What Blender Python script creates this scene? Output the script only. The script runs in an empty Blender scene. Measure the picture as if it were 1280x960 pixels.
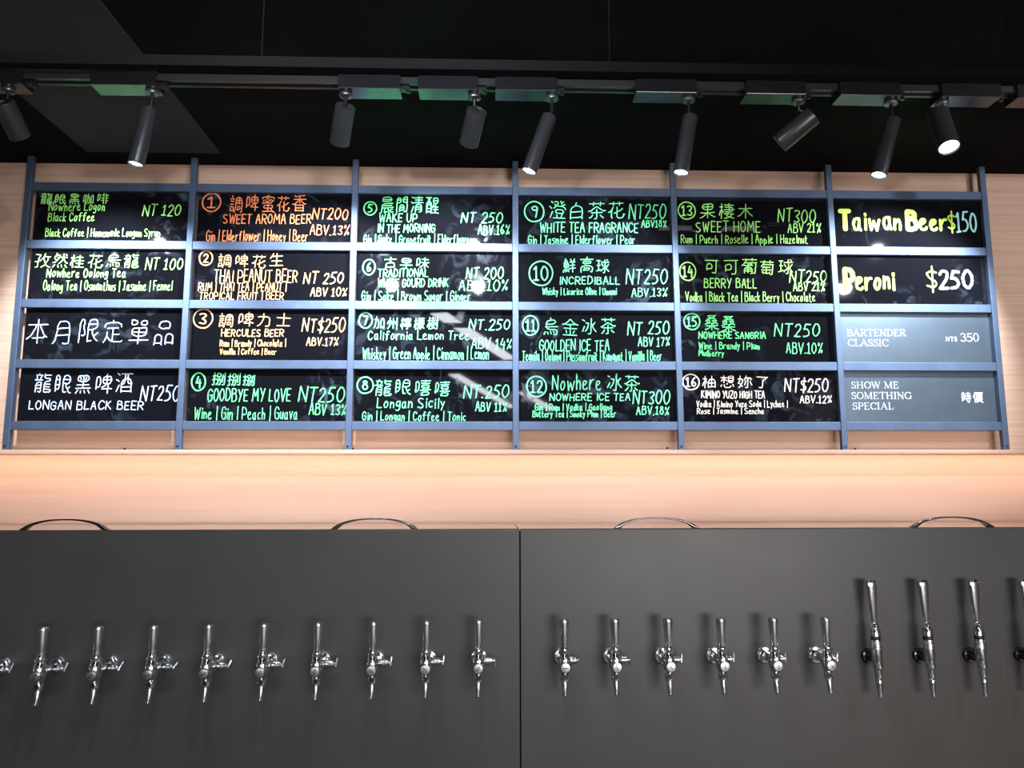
import bpy, bmesh, math, random
from mathutils import Vector, Matrix
PI = math.pi
SC = bpy.context.scene
COL = SC.collection

# ------------------------------------------------------------------ camera, world, lights, exposure
# metres; origin at the photographer's eye (1.55 m above the floor), +Y towards the back wall
FLOOR, CEIL = -1.55, 1.069
F_PX, PITCH, YAW, ROLL = 962.887, 0.136902, 0.030916, -0.001622
cam_data = bpy.data.cameras.new('camera')
cam = bpy.data.objects.new('camera', cam_data); COL.objects.link(cam)
cam_data.sensor_fit = 'HORIZONTAL'; cam_data.sensor_width = 36.0
cam_data.lens = 36.0*F_PX/1280.0
cam_data.clip_start = 0.02
_cy, _sy, _cp, _sp = math.cos(YAW), math.sin(YAW), math.cos(PITCH), math.sin(PITCH)
_f = Vector((_sy*_cp, _cy*_cp, _sp)); _r = Vector((_cy, -_sy, 0)); _u = _r.cross(_f)
_r2 = _r*math.cos(ROLL)+_u*math.sin(ROLL); _u2 = -_r*math.sin(ROLL)+_u*math.cos(ROLL)
cam.matrix_world = Matrix(((_r2.x, _u2.x, -_f.x, 0), (_r2.y, _u2.y, -_f.y, 0), (_r2.z, _u2.z, -_f.z, 0), (0, 0, 0, 1)))
SC.camera = cam
SC.view_settings.view_transform = 'Standard'; SC.view_settings.look = 'None'
SC.view_settings.exposure = 0.0; SC.view_settings.gamma = 1.0; SC.view_settings.use_curve_mapping = False

world = bpy.data.worlds.new('world'); SC.world = world; world.use_nodes = True
bg = world.node_tree.nodes['Background']; bg.inputs[0].default_value = (0.5, 0.55, 0.7, 1); bg.inputs[1].default_value = 0.01

def aim(o, d):
    o.rotation_euler = Vector(d).to_track_quat('-Z', 'Y').to_euler()
def area(name, loc, d, sx, sy, power, color):
    l = bpy.data.lights.new(name, 'AREA'); l.shape = 'RECTANGLE'; l.size = sx; l.size_y = sy; l.energy = power; l.color = color
    o = bpy.data.objects.new(name, l); COL.objects.link(o); o.location = loc; aim(o, d); return o
def point(name, loc, power, color, r):
    l = bpy.data.lights.new(name, 'POINT'); l.energy = power; l.color = color; l.shadow_soft_size = r
    o = bpy.data.objects.new(name, l); COL.objects.link(o); o.location = loc; return o

COOL = (0.80, 0.90, 1.0); WARM = (1.0, 0.56, 0.30)
# warm strip under the ledge, lighting the lower wall
strip = area('ledge_strip_light', (0.05, 2.392, 0.1065), (0, 0.5, -1), 4.6, 0.012, 4.3, (1.0, 0.56, 0.37))
# the room in front of the bar: daylight from the street behind the photographer, an added fill, and the ceiling lamps over the guests
area('street_daylight', (2.0, -3.4, -0.2), (-0.05, 1, -0.02), 2.2, 1.0, 140.0, (1.0, 0.95, 0.92))
area('chrome_fill_light', (-0.6, -5.0, -0.35), (0.03, 1, 0), 5.2, 1.4, 34.0, (1.0, 0.95, 0.90))  # added fill panel behind the viewer for the chrome taps to mirror
for loc in ((-0.5, 0.95, 1.05), (-0.056, 0.95, 1.05), (1.87, 0.95, 1.05)):
    point('bar_lamp_light', loc, 2, COOL, 0.026)
    lamp = bpy.data.lights.new('bar_spot_light', 'SPOT'); lamp.energy = 27.0; lamp.color = COOL; lamp.spot_size = math.radians(115); lamp.spot_blend = 0.5; lamp.shadow_soft_size = 0.03
    lo = bpy.data.objects.new('bar_spot_light', lamp); COL.objects.link(lo); lo.location = loc; aim(lo, (0.05, 0.8, -0.6))
def tube_lamp(p, q, power):
    p, q = Vector(p), Vector(q); d = q-p
    o = area('tube_lamp_light', (p+q)/2, (0, 0, -1), d.length, 0.11, power, (0.9, 0.95, 1.0))
    o.rotation_euler = (0, 0, math.atan2(d.y, d.x))
tube_lamp((-0.30, 0.32, 1.05), (0.18, -1.32, 1.05), 12.0)
tube_lamp((-0.32, -2.13, 1.05), (0.31, -5.0, 1.05), 12.0*1.6)
tube_lamp((0.36, -3.4, 1.05), (0.85, -5.3, 1.05), 12.0)
# unseen fills added low in front of the bar to tint the driver boxes
area('low_cyan_fill', (-0.2, 0.9, -1.4), (0.0, 0.15, 1), 3.0, 1.0, 1.0, (0.35, 0.85, 1.0))
area('low_warm_fill', (1.9, 0.9, -1.4), (0.0, 0.12, 1), 0.9, 1.0, 2, (1.0, 0.55, 0.4))  # added warm fill at the right end, no fixture behind it

# ------------------------------------------------------------------ materials
def mat(name, color, rough=0.5, metal=0.0, spec=0.5, emit=None, estr=0.0, coat=0.0):
    m = bpy.data.materials.new(name); m.use_nodes = True
    b = m.node_tree.nodes['Principled BSDF']
    b.inputs['Base Color'].default_value = (*color, 1); b.inputs['Roughness'].default_value = rough
    b.inputs['Metallic'].default_value = metal; b.inputs['Specular IOR Level'].default_value = spec
    b.inputs['Coat Weight'].default_value = coat
    if emit: b.inputs['Emission Color'].default_value = (*emit, 1); b.inputs['Emission Strength'].default_value = estr
    return m
def nodes(m): return m.node_tree.nodes, m.node_tree.links, m.node_tree.nodes['Principled BSDF']
def grain(m, c0, c1, scale, detail=6, lo=0.35, hi=0.65, bump=0.0, rough=None):
    n, l, b = nodes(m)
    tc = n.new('ShaderNodeTexCoord'); mp = n.new('ShaderNodeMapping'); mp.inputs['Scale'].default_value = scale
    nz = n.new('ShaderNodeTexNoise'); nz.inputs['Scale'].default_value = 1.0; nz.inputs['Detail'].default_value = detail
    nz.inputs['Roughness'].default_value = 0.6
    rp = n.new('ShaderNodeValToRGB'); rp.color_ramp.elements[0].color = (*c0, 1); rp.color_ramp.elements[1].color = (*c1, 1)
    rp.color_ramp.elements[0].position = lo; rp.color_ramp.elements[1].position = hi
    l.new(tc.outputs['Object'], mp.inputs[0]); l.new(mp.outputs[0], nz.inputs[0]); l.new(nz.outputs[0], rp.inputs[0])
    l.new(rp.outputs[0], b.inputs['Base Color'])
    if bump:
        bp = n.new('ShaderNodeBump'); bp.inputs['Strength'].default_value = bump; bp.inputs['Distance'].default_value = 0.002
        l.new(nz.outputs[0], bp.inputs['Height']); l.new(bp.outputs[0], b.inputs['Normal'])
    if rough:
        mr = n.new('ShaderNodeMapRange'); mr.inputs[3].default_value = rough[0]; mr.inputs[4].default_value = rough[1]
        l.new(nz.outputs[0], mr.inputs[0]); l.new(mr.outputs[0], b.inputs['Roughness'])
    return m
M = {}
M['wood'] = grain(mat('peach_wood_veneer', (0.6, 0.4, 0.28), 0.5, spec=0.3), (0.52, 0.32, 0.23), (0.65, 0.43, 0.325), (1.1, 9, 85), 5, 0.3, 0.7)
M['backsplash'] = grain(mat('pale_peach_laminate', (0.66, 0.46, 0.36), 0.45, spec=0.3), (0.60, 0.415, 0.325), (0.66, 0.465, 0.37), (1.2, 6, 60), 5, 0.3, 0.7)
M['bar'] = mat('matt_black_bar', (0.005, 0.0045, 0.005), 0.7, spec=0.02)
M['track'] = mat('anodised_black_track', (0.05, 0.05, 0.053), 0.28, 0.5)
M['ceil'] = grain(mat('black_ceiling_paint', (0.012, 0.012, 0.014), 0.85, spec=0.06), (0.003, 0.003, 0.0035), (0.006, 0.006, 0.007), (3, 3, 3))
M['duct'] = grain(mat('grey_ceiling_panel', (0.06, 0.055, 0.07), 0.8, spec=0.15), (0.026, 0.025, 0.031), (0.034, 0.032, 0.039), (4, 4, 4))
M['room'] = grain(mat('dark_room_wall', (0.03, 0.03, 0.035), 0.8), (0.10, 0.098, 0.10), (0.15, 0.145, 0.14), (2, 2, 2))
M['floor'] = grain(mat('dark_concrete_floor', (0.06, 0.06, 0.06), 0.6), (0.04, 0.04, 0.042), (0.08, 0.078, 0.075), (3, 3, 3))
M['steel'] = grain(mat('blue_grey_painted_steel', (0.2, 0.22, 0.27), 0.5, 0.85), (0.105, 0.14, 0.215), (0.125, 0.165, 0.25), (14, 14, 14), 4, rough=(0.56, 0.66))
M['black'] = mat('black_lamp_paint', (0.03, 0.03, 0.034), 0.32)
M['box'] = grain(mat('black_driver_housing', (0.035, 0.034, 0.038), 0.2, spec=0.8), (0.009, 0.0085, 0.0105), (0.013, 0.0125, 0.015), (30, 30, 30))
M['rubber'] = mat('black_plastic', (0.008, 0.008, 0.009), 0.35)
M['ring'] = mat('dark_metal_ring', (0.16, 0.16, 0.17), 0.3, 0.8)
M['lens'] = mat('lit_lens', (1, 1, 1), 0.3, emit=(0.88, 0.94, 1.0), estr=14.0)
M['lensoff'] = mat('lamp_lens', (1, 1, 1), 0.3, emit=(0.88, 0.94, 1.0), estr=2.0)
M['chrome'] = grain(mat('polished_chrome', (0.86, 0.87, 0.89), 0.09, 1.0), (0.82, 0.83, 0.86), (0.9, 0.9, 0.92), (40, 40, 40))
M['satin'] = mat('satin_steel', (0.72, 0.72, 0.73), 0.25, 1.0)
M['darkchrome'] = mat('black_chrome', (0.10, 0.10, 0.11), 0.14, 1.0)
M['bronze'] = mat('bow_handle_chrome', (0.22, 0.19, 0.185), 0.16, 1.0)
M['lid'] = grain(mat('brushed_steel_lid', (0.5, 0.5, 0.5), 0.2, 1.0), (0.50, 0.50, 0.50), (0.58, 0.57, 0.56), (2, 160, 40))
M['panel'] = grain(mat('black_steel_front', (0.05, 0.048, 0.047), 0.42, 0.0, 0.5), (0.044, 0.0415, 0.040), (0.051, 0.0485, 0.047), (5, 5, 5), 6, rough=(0.36, 0.48))
M['edge'] = mat('black_panel_edge', (0.006, 0.006, 0.006), 0.5)
M['card'] = grain(mat('grey_satin_card', (0.10, 0.13, 0.17), 0.42, 0.75), (0.095, 0.122, 0.155), (0.108, 0.138, 0.172), (12, 12, 12))
# glossy black acrylic boards with pale smears of wiped marker
def board_material():
    m = mat('black_acrylic_board', (0.004, 0.004, 0.005), 0.06, spec=0.5)
    n, l, b = nodes(m)
    tc = n.new('ShaderNodeTexCoord'); oi = n.new('ShaderNodeObjectInfo'); ad = n.new('ShaderNodeVectorMath'); ad.operation = 'ADD'
    sc = n.new('ShaderNodeVectorMath'); sc.operation = 'SCALE'; sc.inputs['Scale'].default_value = 37.0
    cx = n.new('ShaderNodeCombineXYZ')
    for k in range(3): l.new(oi.outputs['Random'], cx.inputs[k])
    l.new(cx.outputs[0], sc.inputs[0]); l.new(tc.outputs['Object'], ad.inputs[0]); l.new(sc.outputs[0], ad.inputs[1])
    n1 = n.new('ShaderNodeTexNoise'); n1.inputs['Scale'].default_value = 16; n1.inputs['Detail'].default_value = 7; n1.inputs['Distortion'].default_value = 1.6
    n2 = n.new('ShaderNodeTexNoise'); n2.inputs['Scale'].default_value = 3.2; n2.inputs['Detail'].default_value = 2
    l.new(ad.outputs[0], n1.inputs[0]); l.new(ad.outputs[0], n2.inputs[0])
    r1 = n.new('ShaderNodeMapRange'); r1.inputs[1].default_value = 0.52; r1.inputs[2].default_value = 0.80
    r2 = n.new('ShaderNodeMapRange'); r2.inputs[1].default_value = 0.44; r2.inputs[2].default_value = 0.72
    l.new(n1.outputs[0], r1.inputs[0]); l.new(n2.outputs[0], r2.inputs[0])
    mu = n.new('ShaderNodeMath'); mu.operation = 'MULTIPLY'; l.new(r1.outputs[0], mu.inputs[0]); l.new(r2.outputs[0], mu.inputs[1])
    mx = n.new('ShaderNodeMix'); mx.data_type = 'RGBA'; mx.inputs[6].default_value = (0.005, 0.005, 0.007, 1); mx.inputs[7].default_value = (0.10, 0.125, 0.175, 1)
    l.new(mu.outputs[0], mx.inputs[0]); l.new(mx.outputs[2], b.inputs['Base Color'])
    rr = n.new('ShaderNodeMapRange'); rr.inputs[3].default_value = 0.03; rr.inputs[4].default_value = 0.35
    l.new(mu.outputs[0], rr.inputs[0]); l.new(rr.outputs[0], b.inputs['Roughness'])
    return m
M['board'] = board_material()
INK = dict(lime=(0.40, 0.95, 0.22), green=(0.17, 0.93, 0.30), mint=(0.20, 0.94, 0.40), white=(0.62, 0.72, 0.98), orange=(0.98, 0.26, 0.10),
           amber=(0.98, 0.48, 0.20), cream=(0.95, 0.80, 0.66), yellow=(0.58, 0.85, 0.10), pale=(0.42, 0.82, 0.78), bold=(0.9, 0.92, 0.78),
           print=(0.88, 0.92, 0.97))
for k, c in INK.items(): M['ink_'+k] = mat('marker_ink_'+k, c, 0.6, spec=0.2)

# ------------------------------------------------------------------ mesh helpers
def finish(bm, name, m, parent=None, smooth=True, bevel=0.0, seg=2, angle=40):
    bmesh.ops.recalc_face_normals(bm, faces=bm.faces)
    me = bpy.data.meshes.new(name); bm.to_mesh(me); bm.free()
    me.materials.append(m)
    o = bpy.data.objects.new(name, me); COL.objects.link(o)
    if parent: o.parent = parent
    if smooth:
        me.polygons.foreach_set('use_smooth', [True]*len(me.polygons))
        me.set_sharp_from_angle(angle=math.radians(angle))
    if bevel:
        b = o.modifiers.new('edge', 'BEVEL'); b.width = bevel; b.segments = seg; b.limit_method = 'ANGLE'; b.angle_limit = math.radians(40)
    return o
def bm_box(bm, x0, x1, y0, y1, z0, z1):
    v = [bm.verts.new((x, y, z)) for x in (x0, x1) for y in (y0, y1) for z in (z0, z1)]
    for f in ((0, 1, 3, 2), (4, 6, 7, 5), (0, 4, 5, 1), (2, 3, 7, 6), (0, 2, 6, 4), (1, 5, 7, 3)): bm.faces.new([v[i] for i in f])
def frame_of(d):
    d = Vector(d).normalized(); a = Vector((1, 0, 0)) if abs(d.x) < 0.9 else Vector((0, 1, 0))
    u = (a-d*a.dot(d)).normalized(); return d, u, d.cross(u)
def bm_lathe(bm, prof, origin=(0, 0, 0), axis=(0, 0, 1), n=24, sy=1.0, caps=True):
    """prof: (radius, distance along the axis) from one end to the other"""
    d, u, w = frame_of(axis); o = Vector(origin); rings = []
    for r, h in prof:
        rings.append([bm.verts.new(o+d*h+u*(r*math.cos(2*PI*k/n))+w*(r*sy*math.sin(2*PI*k/n))) for k in range(n)])
    for a, b in zip(rings, rings[1:]):
        for k in range(n): bm.faces.new((a[k], a[(k+1) % n], b[(k+1) % n], b[k]))
    if caps: bm.faces.new(rings[0]); bm.faces.new(rings[-1])
def bm_tube(bm, pts, rad, n=14):
    pts = [Vector(p) for p in pts]; rings = []
    for i, p in enumerate(pts):
        d = (pts[min(i+1, len(pts)-1)]-pts[max(i-1, 0)]); d, u, w = frame_of(d)
        r = rad[i] if isinstance(rad, (list, tuple)) else rad
        rings.append([bm.verts.new(p+u*(r*math.cos(2*PI*k/n))+w*(r*math.sin(2*PI*k/n))) for k in range(n)])
    for a, b in zip(rings, rings[1:]):
        for k in range(n): bm.faces.new((a[k], a[(k+1) % n], b[(k+1) % n], b[k]))
    bm.faces.new(rings[0]); bm.faces.new(rings[-1])
def bm_ball(bm, c, r, s=(1, 1, 1)):
    bmesh.ops.create_uvsphere(bm, u_segments=20, v_segments=12, radius=r, matrix=Matrix.Translation(c) @ Matrix.Diagonal((*s, 1)))
def B(): return bmesh.new()
def thing(name, label, cat, loc=(0, 0, 0), rot=(0, 0, 0), group=None):
    o = bpy.data.objects.new(name, None); COL.objects.link(o); o.location = loc; o.rotation_euler = rot
    o.empty_display_size = 0.05
    o['label'] = label; o['category'] = cat
    if group: o['group'] = group
    return o
def tag(o, label, cat, group=None):
    o['label'] = label; o['category'] = cat
    if group: o['group'] = group
    return o
def struct(name, x0, x1, y0, y1, z0, z1, m, bevel=0.0):
    bm = B(); bm_box(bm, x0, x1, y0, y1, z0, z1); o = finish(bm, name, m, smooth=False, bevel=bevel); o['kind'] = 'structure'; return o
def box_part(name, m, parent, x0, x1, y0, y1, z0, z1, bevel=0.001):
    bm = B(); bm_box(bm, x0, x1, y0, y1, z0, z1); return finish(bm, name, m, parent, smooth=False, bevel=bevel)

# ------------------------------------------------------------------ the room
WALL_Y = 2.46
struct('floor', -3.2, 3.2, -5.6, WALL_Y+0.1, FLOOR-0.1, FLOOR, M['floor'])
struct('ceiling', -3.2, 3.2, -5.6, WALL_Y+0.1, CEIL, CEIL+0.1, M['ceil'])
struct('wall_back', -3.2, 3.2, WALL_Y, WALL_Y+0.1, FLOOR, CEIL, M['wood'])
struct('wall_left', -3.3, -3.2, -5.6, WALL_Y+0.1, FLOOR, CEIL, M['room'])
struct('wall_right', 3.2, 3.3, -5.6, WALL_Y+0.1, FLOOR, CEIL, M['room'])
struct('wall_front', -3.2, 3.2, -5.7, -5.6, FLOOR, CEIL, M['room'])
struct('trim_1', -1.275, -0.855, -1.0, 2.36, CEIL-0.004, CEIL, M['duct'])          # pale panel across the black ceiling
struct('trim_3', -3.2, 3.2, 2.453, WALL_Y-0.0002, FLOOR, 0.1095, M['backsplash'])   # pale laminate behind the cabinets
struct('trim_2', -3.2, 3.2, 2.350, WALL_Y, 0.110, 0.122, M['wood'], 0.001)          # wooden ledge under the menu rack

# ------------------------------------------------------------------ menu rack
X0, PW, ZB, PH = 0.086096, 0.519901, 0.199168, 0.192042
FY = 2.40
PXS = [X0+(i-3)*PW for i in range(7)]; RZS = [ZB+k*PH for k in range(5)]
rack = thing('menu_rack', 'blue-grey steel rack of seven posts holding the menu boards on the wooden wall', 'rack', (X0, FY, 0.122))
L = rack.location
for x in PXS:
    post = box_part('post', M['steel'], rack, x-0.0095-L.x, x+0.0095-L.x, 0, 0.018, 0.0005, CEIL-0.122-0.0005, 0.0012)
    bm = B(); bm_lathe(bm, [(0.004, 0), (0.004, -0.002), (0.0025, -0.003)], (x-L.x, 0, 0.012), (0, 1, 0), 12); bmo = finish(bm, 'bolt', M['darkchrome'], post)
for k, z in enumerate(RZS):
    for i in range(6):
        bm = B(); a, b = PXS[i]+0.0096-L.x, PXS[i+1]-0.0096-L.x
        bm_box(bm, a, b, 0.002, 0.0175, z-0.0135-L.z, z+0.0135-L.z)
        finish(bm, 'rail', M['steel'], rack, smooth=False, bevel=0.0012)

# ------------------------------------------------------------------ hand lettering
CJK = {
 '了': [[46, 50, 44, 46, 42, 44, 30, 36, 29, 8, 27, 6, 18, 6], [8, 50, 48, 50]],
 '價': [[54, 6, 52, 6, 44, 10, 42, 10], [32, 10, 30, 10, 20, 6, 16, 6], [50, 20, 22, 20], [50, 26, 22, 26], [4, 30, 4, 32, 6, 36, 10, 38], [31, 52, 31, 38], [54, 52, 20, 52], [42, 52, 42, 38], [22, 26, 22, 31, 24, 32, 50, 32, 50, 32, 50, 14, 24, 14, 22, 14, 22, 26], [42, 38, 22, 38, 21, 38, 21, 46, 52, 46, 51, 38, 42, 38], [14, 54, 10, 40, 11, 38, 11, 6]],
 '冰': [[41, 34, 42, 30, 45, 22, 54, 14], [41, 34, 44, 34, 50, 42], [41, 34, 36, 38], [6, 50, 12, 46], [18, 40, 28, 40, 28, 36, 23, 22, 16, 14], [13, 28, 6, 14], [36, 54, 36, 8, 33, 6, 28, 6, 26, 8]],
 '力': [[7, 42, 50, 42, 47, 10, 45, 7, 42, 6, 36, 6, 35, 7], [26, 54, 26, 40, 24, 27, 18, 16, 12, 10, 7, 7]],
 '加': [[14, 44, 14, 54], [13, 44, 11, 20, 5, 7], [36, 11, 51, 11], [51, 7, 50, 48, 36, 48, 36, 7], [6, 44, 26, 44, 24, 10, 22, 7, 17, 7]],
 '古': [[12, 8, 46, 8], [6, 44, 53, 44], [29, 54, 29, 28], [12, 6, 12, 28, 29, 28, 46, 28, 46, 6]],
 '可': [[32, 7, 34, 6, 43, 6, 46, 8, 46, 51], [52, 51, 6, 51], [12, 16, 11, 38, 31, 38, 31, 20, 12, 20]],
 '味': [[20, 10, 23, 11, 28, 16, 34, 24, 38, 27], [52, 11, 47, 16, 42, 24, 38, 28], [26, 46, 51, 45], [6, 16, 6, 50, 18, 50, 18, 20, 6, 20], [53, 32, 40, 32, 38, 30, 36, 32, 24, 32], [38, 6, 38, 54]],
 '咖': [[41, 12, 52, 12], [22, 44, 35, 44, 34, 11, 32, 7, 28, 6], [52, 8, 52, 48, 41, 48, 41, 8], [6, 14, 6, 51, 16, 50, 16, 20, 6, 20], [26, 55, 26, 32, 24, 22, 22, 14, 18, 6]],
 '品': [[34, 9, 52, 9], [24, 9, 7, 9], [35, 38, 16, 38, 16, 52, 42, 52, 43, 38, 35, 38], [24, 6, 24, 26, 7, 27, 7, 6], [34, 6, 34, 27, 52, 27, 52, 6]],
 '啡': [[33, 46, 24, 46], [54, 20, 44, 20], [33, 20, 23, 20], [33, 33, 24, 33], [44, 46, 53, 46], [44, 33, 53, 33], [33, 6, 33, 55], [6, 16, 6, 50, 16, 50, 16, 21, 6, 21], [44, 6, 44, 54]],
 '啤': [[42, 30, 43, 18], [42, 6, 42, 17], [42, 17, 23, 17], [24, 22, 27, 22, 30, 23, 35, 27, 36, 30], [37, 49, 38, 55], [54, 17, 43, 18], [38, 30, 38, 48], [26, 40, 51, 40], [6, 17, 6, 49, 18, 49, 18, 22, 6, 22], [38, 48, 26, 48, 26, 31, 36, 30, 51, 30, 51, 48, 38, 48]],
 '單': [[44, 45, 34, 45, 34, 46, 34, 53, 48, 54, 49, 46, 44, 45], [10, 54, 10, 46, 10, 45, 24, 46, 24, 54, 10, 54], [6, 14, 53, 14], [12, 30, 48, 30], [29, 38, 29, 6], [29, 38, 46, 39, 48, 38, 48, 22, 12, 22, 12, 39, 29, 38]],
 '嘻': [[30, 30, 30, 22], [46, 28, 48, 28], [53, 51, 22, 51], [54, 22, 22, 22], [24, 44, 51, 44], [6, 16, 6, 50, 16, 50, 16, 21, 6, 21], [38, 54, 38, 44], [26, 6, 26, 16, 50, 16, 50, 6, 26, 7], [46, 30, 49, 31, 49, 38, 26, 38, 26, 32, 27, 30, 46, 30], [46, 30, 44, 22]],
 '士': [[8, 9, 50, 9], [6, 36, 52, 36], [29, 54, 29, 9]],
 '妳': [[34, 34, 32, 32, 28, 18], [15, 20, 12, 21, 6, 26], [6, 26, 4, 26], [6, 26, 10, 38, 10, 43], [12, 55, 11, 44], [54, 17, 49, 32], [40, 46, 40, 8, 38, 6, 34, 6, 32, 8], [15, 17, 17, 16, 20, 12], [51, 38, 52, 46, 32, 46], [6, 7, 11, 12, 15, 17, 15, 20, 16, 22, 20, 32, 20, 43, 4, 43], [34, 55, 32, 46, 30, 46, 27, 38]],
 '孜': [[32, 40, 30, 39, 27, 35], [32, 40, 33, 38, 38, 23, 40, 21], [49, 44, 46, 30, 42, 22, 40, 21], [55, 8, 52, 7, 40, 17], [14, 26, 4, 25], [23, 31, 22, 29, 14, 28], [40, 17, 38, 16, 30, 9, 26, 7], [40, 17, 40, 21], [34, 44, 54, 44], [6, 51, 22, 51, 21, 47, 14, 38, 14, 7, 11, 6, 7, 6], [32, 40, 36, 55]],
 '定': [[46, 24, 29, 24], [28, 54, 30, 49], [44, 37, 14, 37], [29, 9, 29, 37], [7, 40, 7, 48, 30, 49, 51, 48, 52, 40], [6, 6, 9, 10, 14, 20, 14, 28], [56, 9, 52, 7, 32, 7, 29, 9, 22, 11, 16, 18, 14, 19]],
 '州': [[16, 54, 16, 34, 14, 20, 11, 13, 6, 7], [32, 52, 32, 10], [8, 40, 4, 28], [50, 6, 50, 54], [38, 40, 44, 29], [26, 29, 22, 39]],
 '想': [[16, 46, 6, 46], [18, 18, 18, 10, 20, 8, 24, 6, 38, 7, 42, 10, 41, 13], [16, 54, 16, 46], [16, 39, 20, 38, 26, 34], [16, 40, 12, 39, 7, 32], [32, 34, 50, 34], [28, 20, 27, 22], [50, 44, 32, 44], [16, 46, 25, 46], [48, 19, 52, 12], [6, 10, 9, 18], [32, 44, 32, 52, 50, 52, 50, 52, 50, 26, 32, 26, 32, 44], [16, 26, 16, 46]],
 '捌': [[52, 55, 52, 7, 49, 6, 43, 7], [19, 6, 25, 16, 26, 26], [10, 28, 5, 26], [43, 49, 43, 18], [38, 29, 36, 27], [28, 32, 27, 27], [21, 27, 26, 26], [17, 30, 11, 30], [27, 27, 36, 27], [36, 27, 34, 8, 32, 6, 28, 6, 26, 8], [22, 42, 23, 38, 35, 38, 35, 53, 22, 54, 22, 42], [5, 44, 16, 44], [10, 55, 10, 7, 8, 6, 4, 7]],
 '早': [[47, 42, 11, 42], [29, 32, 29, 6], [5, 20, 53, 20], [11, 42, 11, 52, 46, 52, 47, 32, 12, 32, 11, 42]],
 '時': [[6, 34, 19, 34], [34, 14, 30, 20, 28, 20], [39, 54, 39, 38], [24, 26, 54, 26], [36, 7, 39, 6, 46, 7, 46, 37], [27, 48, 52, 48], [6, 12, 6, 52, 19, 51, 19, 18, 6, 17], [24, 37, 54, 37]],
 '晨': [[20, 20, 20, 8], [48, 27, 17, 27], [47, 46, 12, 46], [52, 16, 48, 16, 42, 12], [42, 12, 42, 10, 46, 8, 51, 7, 54, 8], [42, 12, 36, 14, 33, 17, 32, 20], [12, 46, 12, 40, 47, 40, 46, 53, 12, 53, 12, 46], [53, 21, 10, 21], [52, 34, 10, 34, 10, 21, 6, 6], [34, 11, 32, 9, 19, 7]],
 '月': [[46, 24, 14, 24], [46, 38, 14, 38], [5, 7, 10, 12, 14, 24, 14, 52, 46, 52, 46, 10, 44, 7, 42, 6, 34, 6, 31, 8]],
 '木': [[2, 14, 6, 14, 9, 16, 18, 25, 24, 34, 28, 36], [53, 14, 50, 16, 39, 26, 34, 34, 30, 38], [6, 40, 27, 40, 29, 39], [29, 6, 29, 54], [29, 38, 32, 40, 52, 40]],
 '本': [[3, 16, 6, 16, 14, 24, 20, 32, 23, 39, 24, 43], [16, 17, 43, 17, 47, 21], [29, 6, 29, 54], [6, 43, 52, 43], [34, 43, 35, 38, 39, 31, 46, 22, 52, 18]],
 '果': [[54, 9, 50, 10, 42, 14, 33, 23], [26, 23, 24, 20, 17, 14, 7, 8, 4, 8], [47, 43, 12, 43], [29, 52, 47, 52, 46, 33, 12, 34, 12, 52, 29, 52], [29, 52, 29, 6], [6, 24, 25, 24, 26, 23, 52, 24]],
 '柚': [[20, 26, 20, 30, 18, 34, 13, 37], [4, 16, 4, 20, 10, 32, 12, 34], [52, 26, 26, 26], [20, 44, 5, 44], [26, 10, 52, 10], [38, 10, 38, 55], [52, 7, 52, 42, 26, 42, 26, 6], [13, 6, 13, 55]],
 '桂': [[12, 35, 10, 34, 8, 28, 4, 20, 4, 16], [12, 36, 18, 34, 20, 28], [12, 44, 6, 44], [20, 44, 13, 44], [13, 44, 13, 55], [26, 47, 50, 47], [51, 22, 26, 22], [38, 35, 38, 54], [38, 8, 38, 28], [22, 8, 54, 8], [13, 6, 12, 44], [53, 34, 24, 34]],
 '桑': [[34, 20, 35, 16, 42, 11, 52, 7, 56, 8], [44, 30, 45, 29, 52, 26], [44, 30, 46, 33, 48, 34, 48, 38, 32, 38], [14, 30, 14, 28, 10, 27, 6, 26, 4, 26], [34, 46, 35, 45, 42, 42, 45, 43], [34, 46, 36, 48, 40, 50, 40, 53], [18, 30, 22, 28], [18, 30, 22, 34, 22, 38, 6, 38], [24, 20, 24, 16, 16, 11, 7, 7, 4, 8], [29, 20, 30, 26], [12, 42, 24, 44, 26, 46], [30, 26, 38, 28, 38, 30], [30, 26, 28, 28], [29, 6, 28, 20], [6, 20, 53, 20], [12, 54, 42, 53, 44, 54], [34, 46, 28, 46, 24, 48, 16, 49], [34, 33, 38, 32, 38, 30, 44, 30], [18, 30, 14, 30, 13, 32, 8, 33]],
 '棲': [[40, 12, 44, 10, 52, 8], [40, 12, 44, 17, 44, 20], [17, 26, 17, 28, 14, 33, 10, 34], [32, 22, 34, 28], [4, 17, 4, 20, 8, 32, 10, 34], [36, 12, 34, 10, 32, 9, 21, 7], [28, 20, 28, 16], [20, 51, 52, 51], [16, 44, 5, 44], [54, 36, 20, 36], [36, 29, 36, 55], [11, 6, 11, 55], [52, 21, 21, 21], [40, 12, 35, 12, 28, 16], [24, 28, 49, 29, 49, 44, 24, 44]],
 '樹': [[12, 34, 16, 32, 18, 28, 18, 25], [22, 20, 24, 19, 26, 14], [44, 22, 42, 33], [32, 10, 34, 20], [11, 31, 8, 30, 4, 19, 4, 16], [26, 24, 22, 24, 22, 34, 36, 34, 36, 24, 26, 24], [44, 6, 47, 6, 50, 7, 50, 55], [42, 42, 54, 42], [29, 41, 29, 55], [20, 50, 38, 50], [36, 41, 22, 41], [17, 42, 6, 42], [12, 6, 12, 55], [39, 10, 32, 10, 20, 7]],
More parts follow.
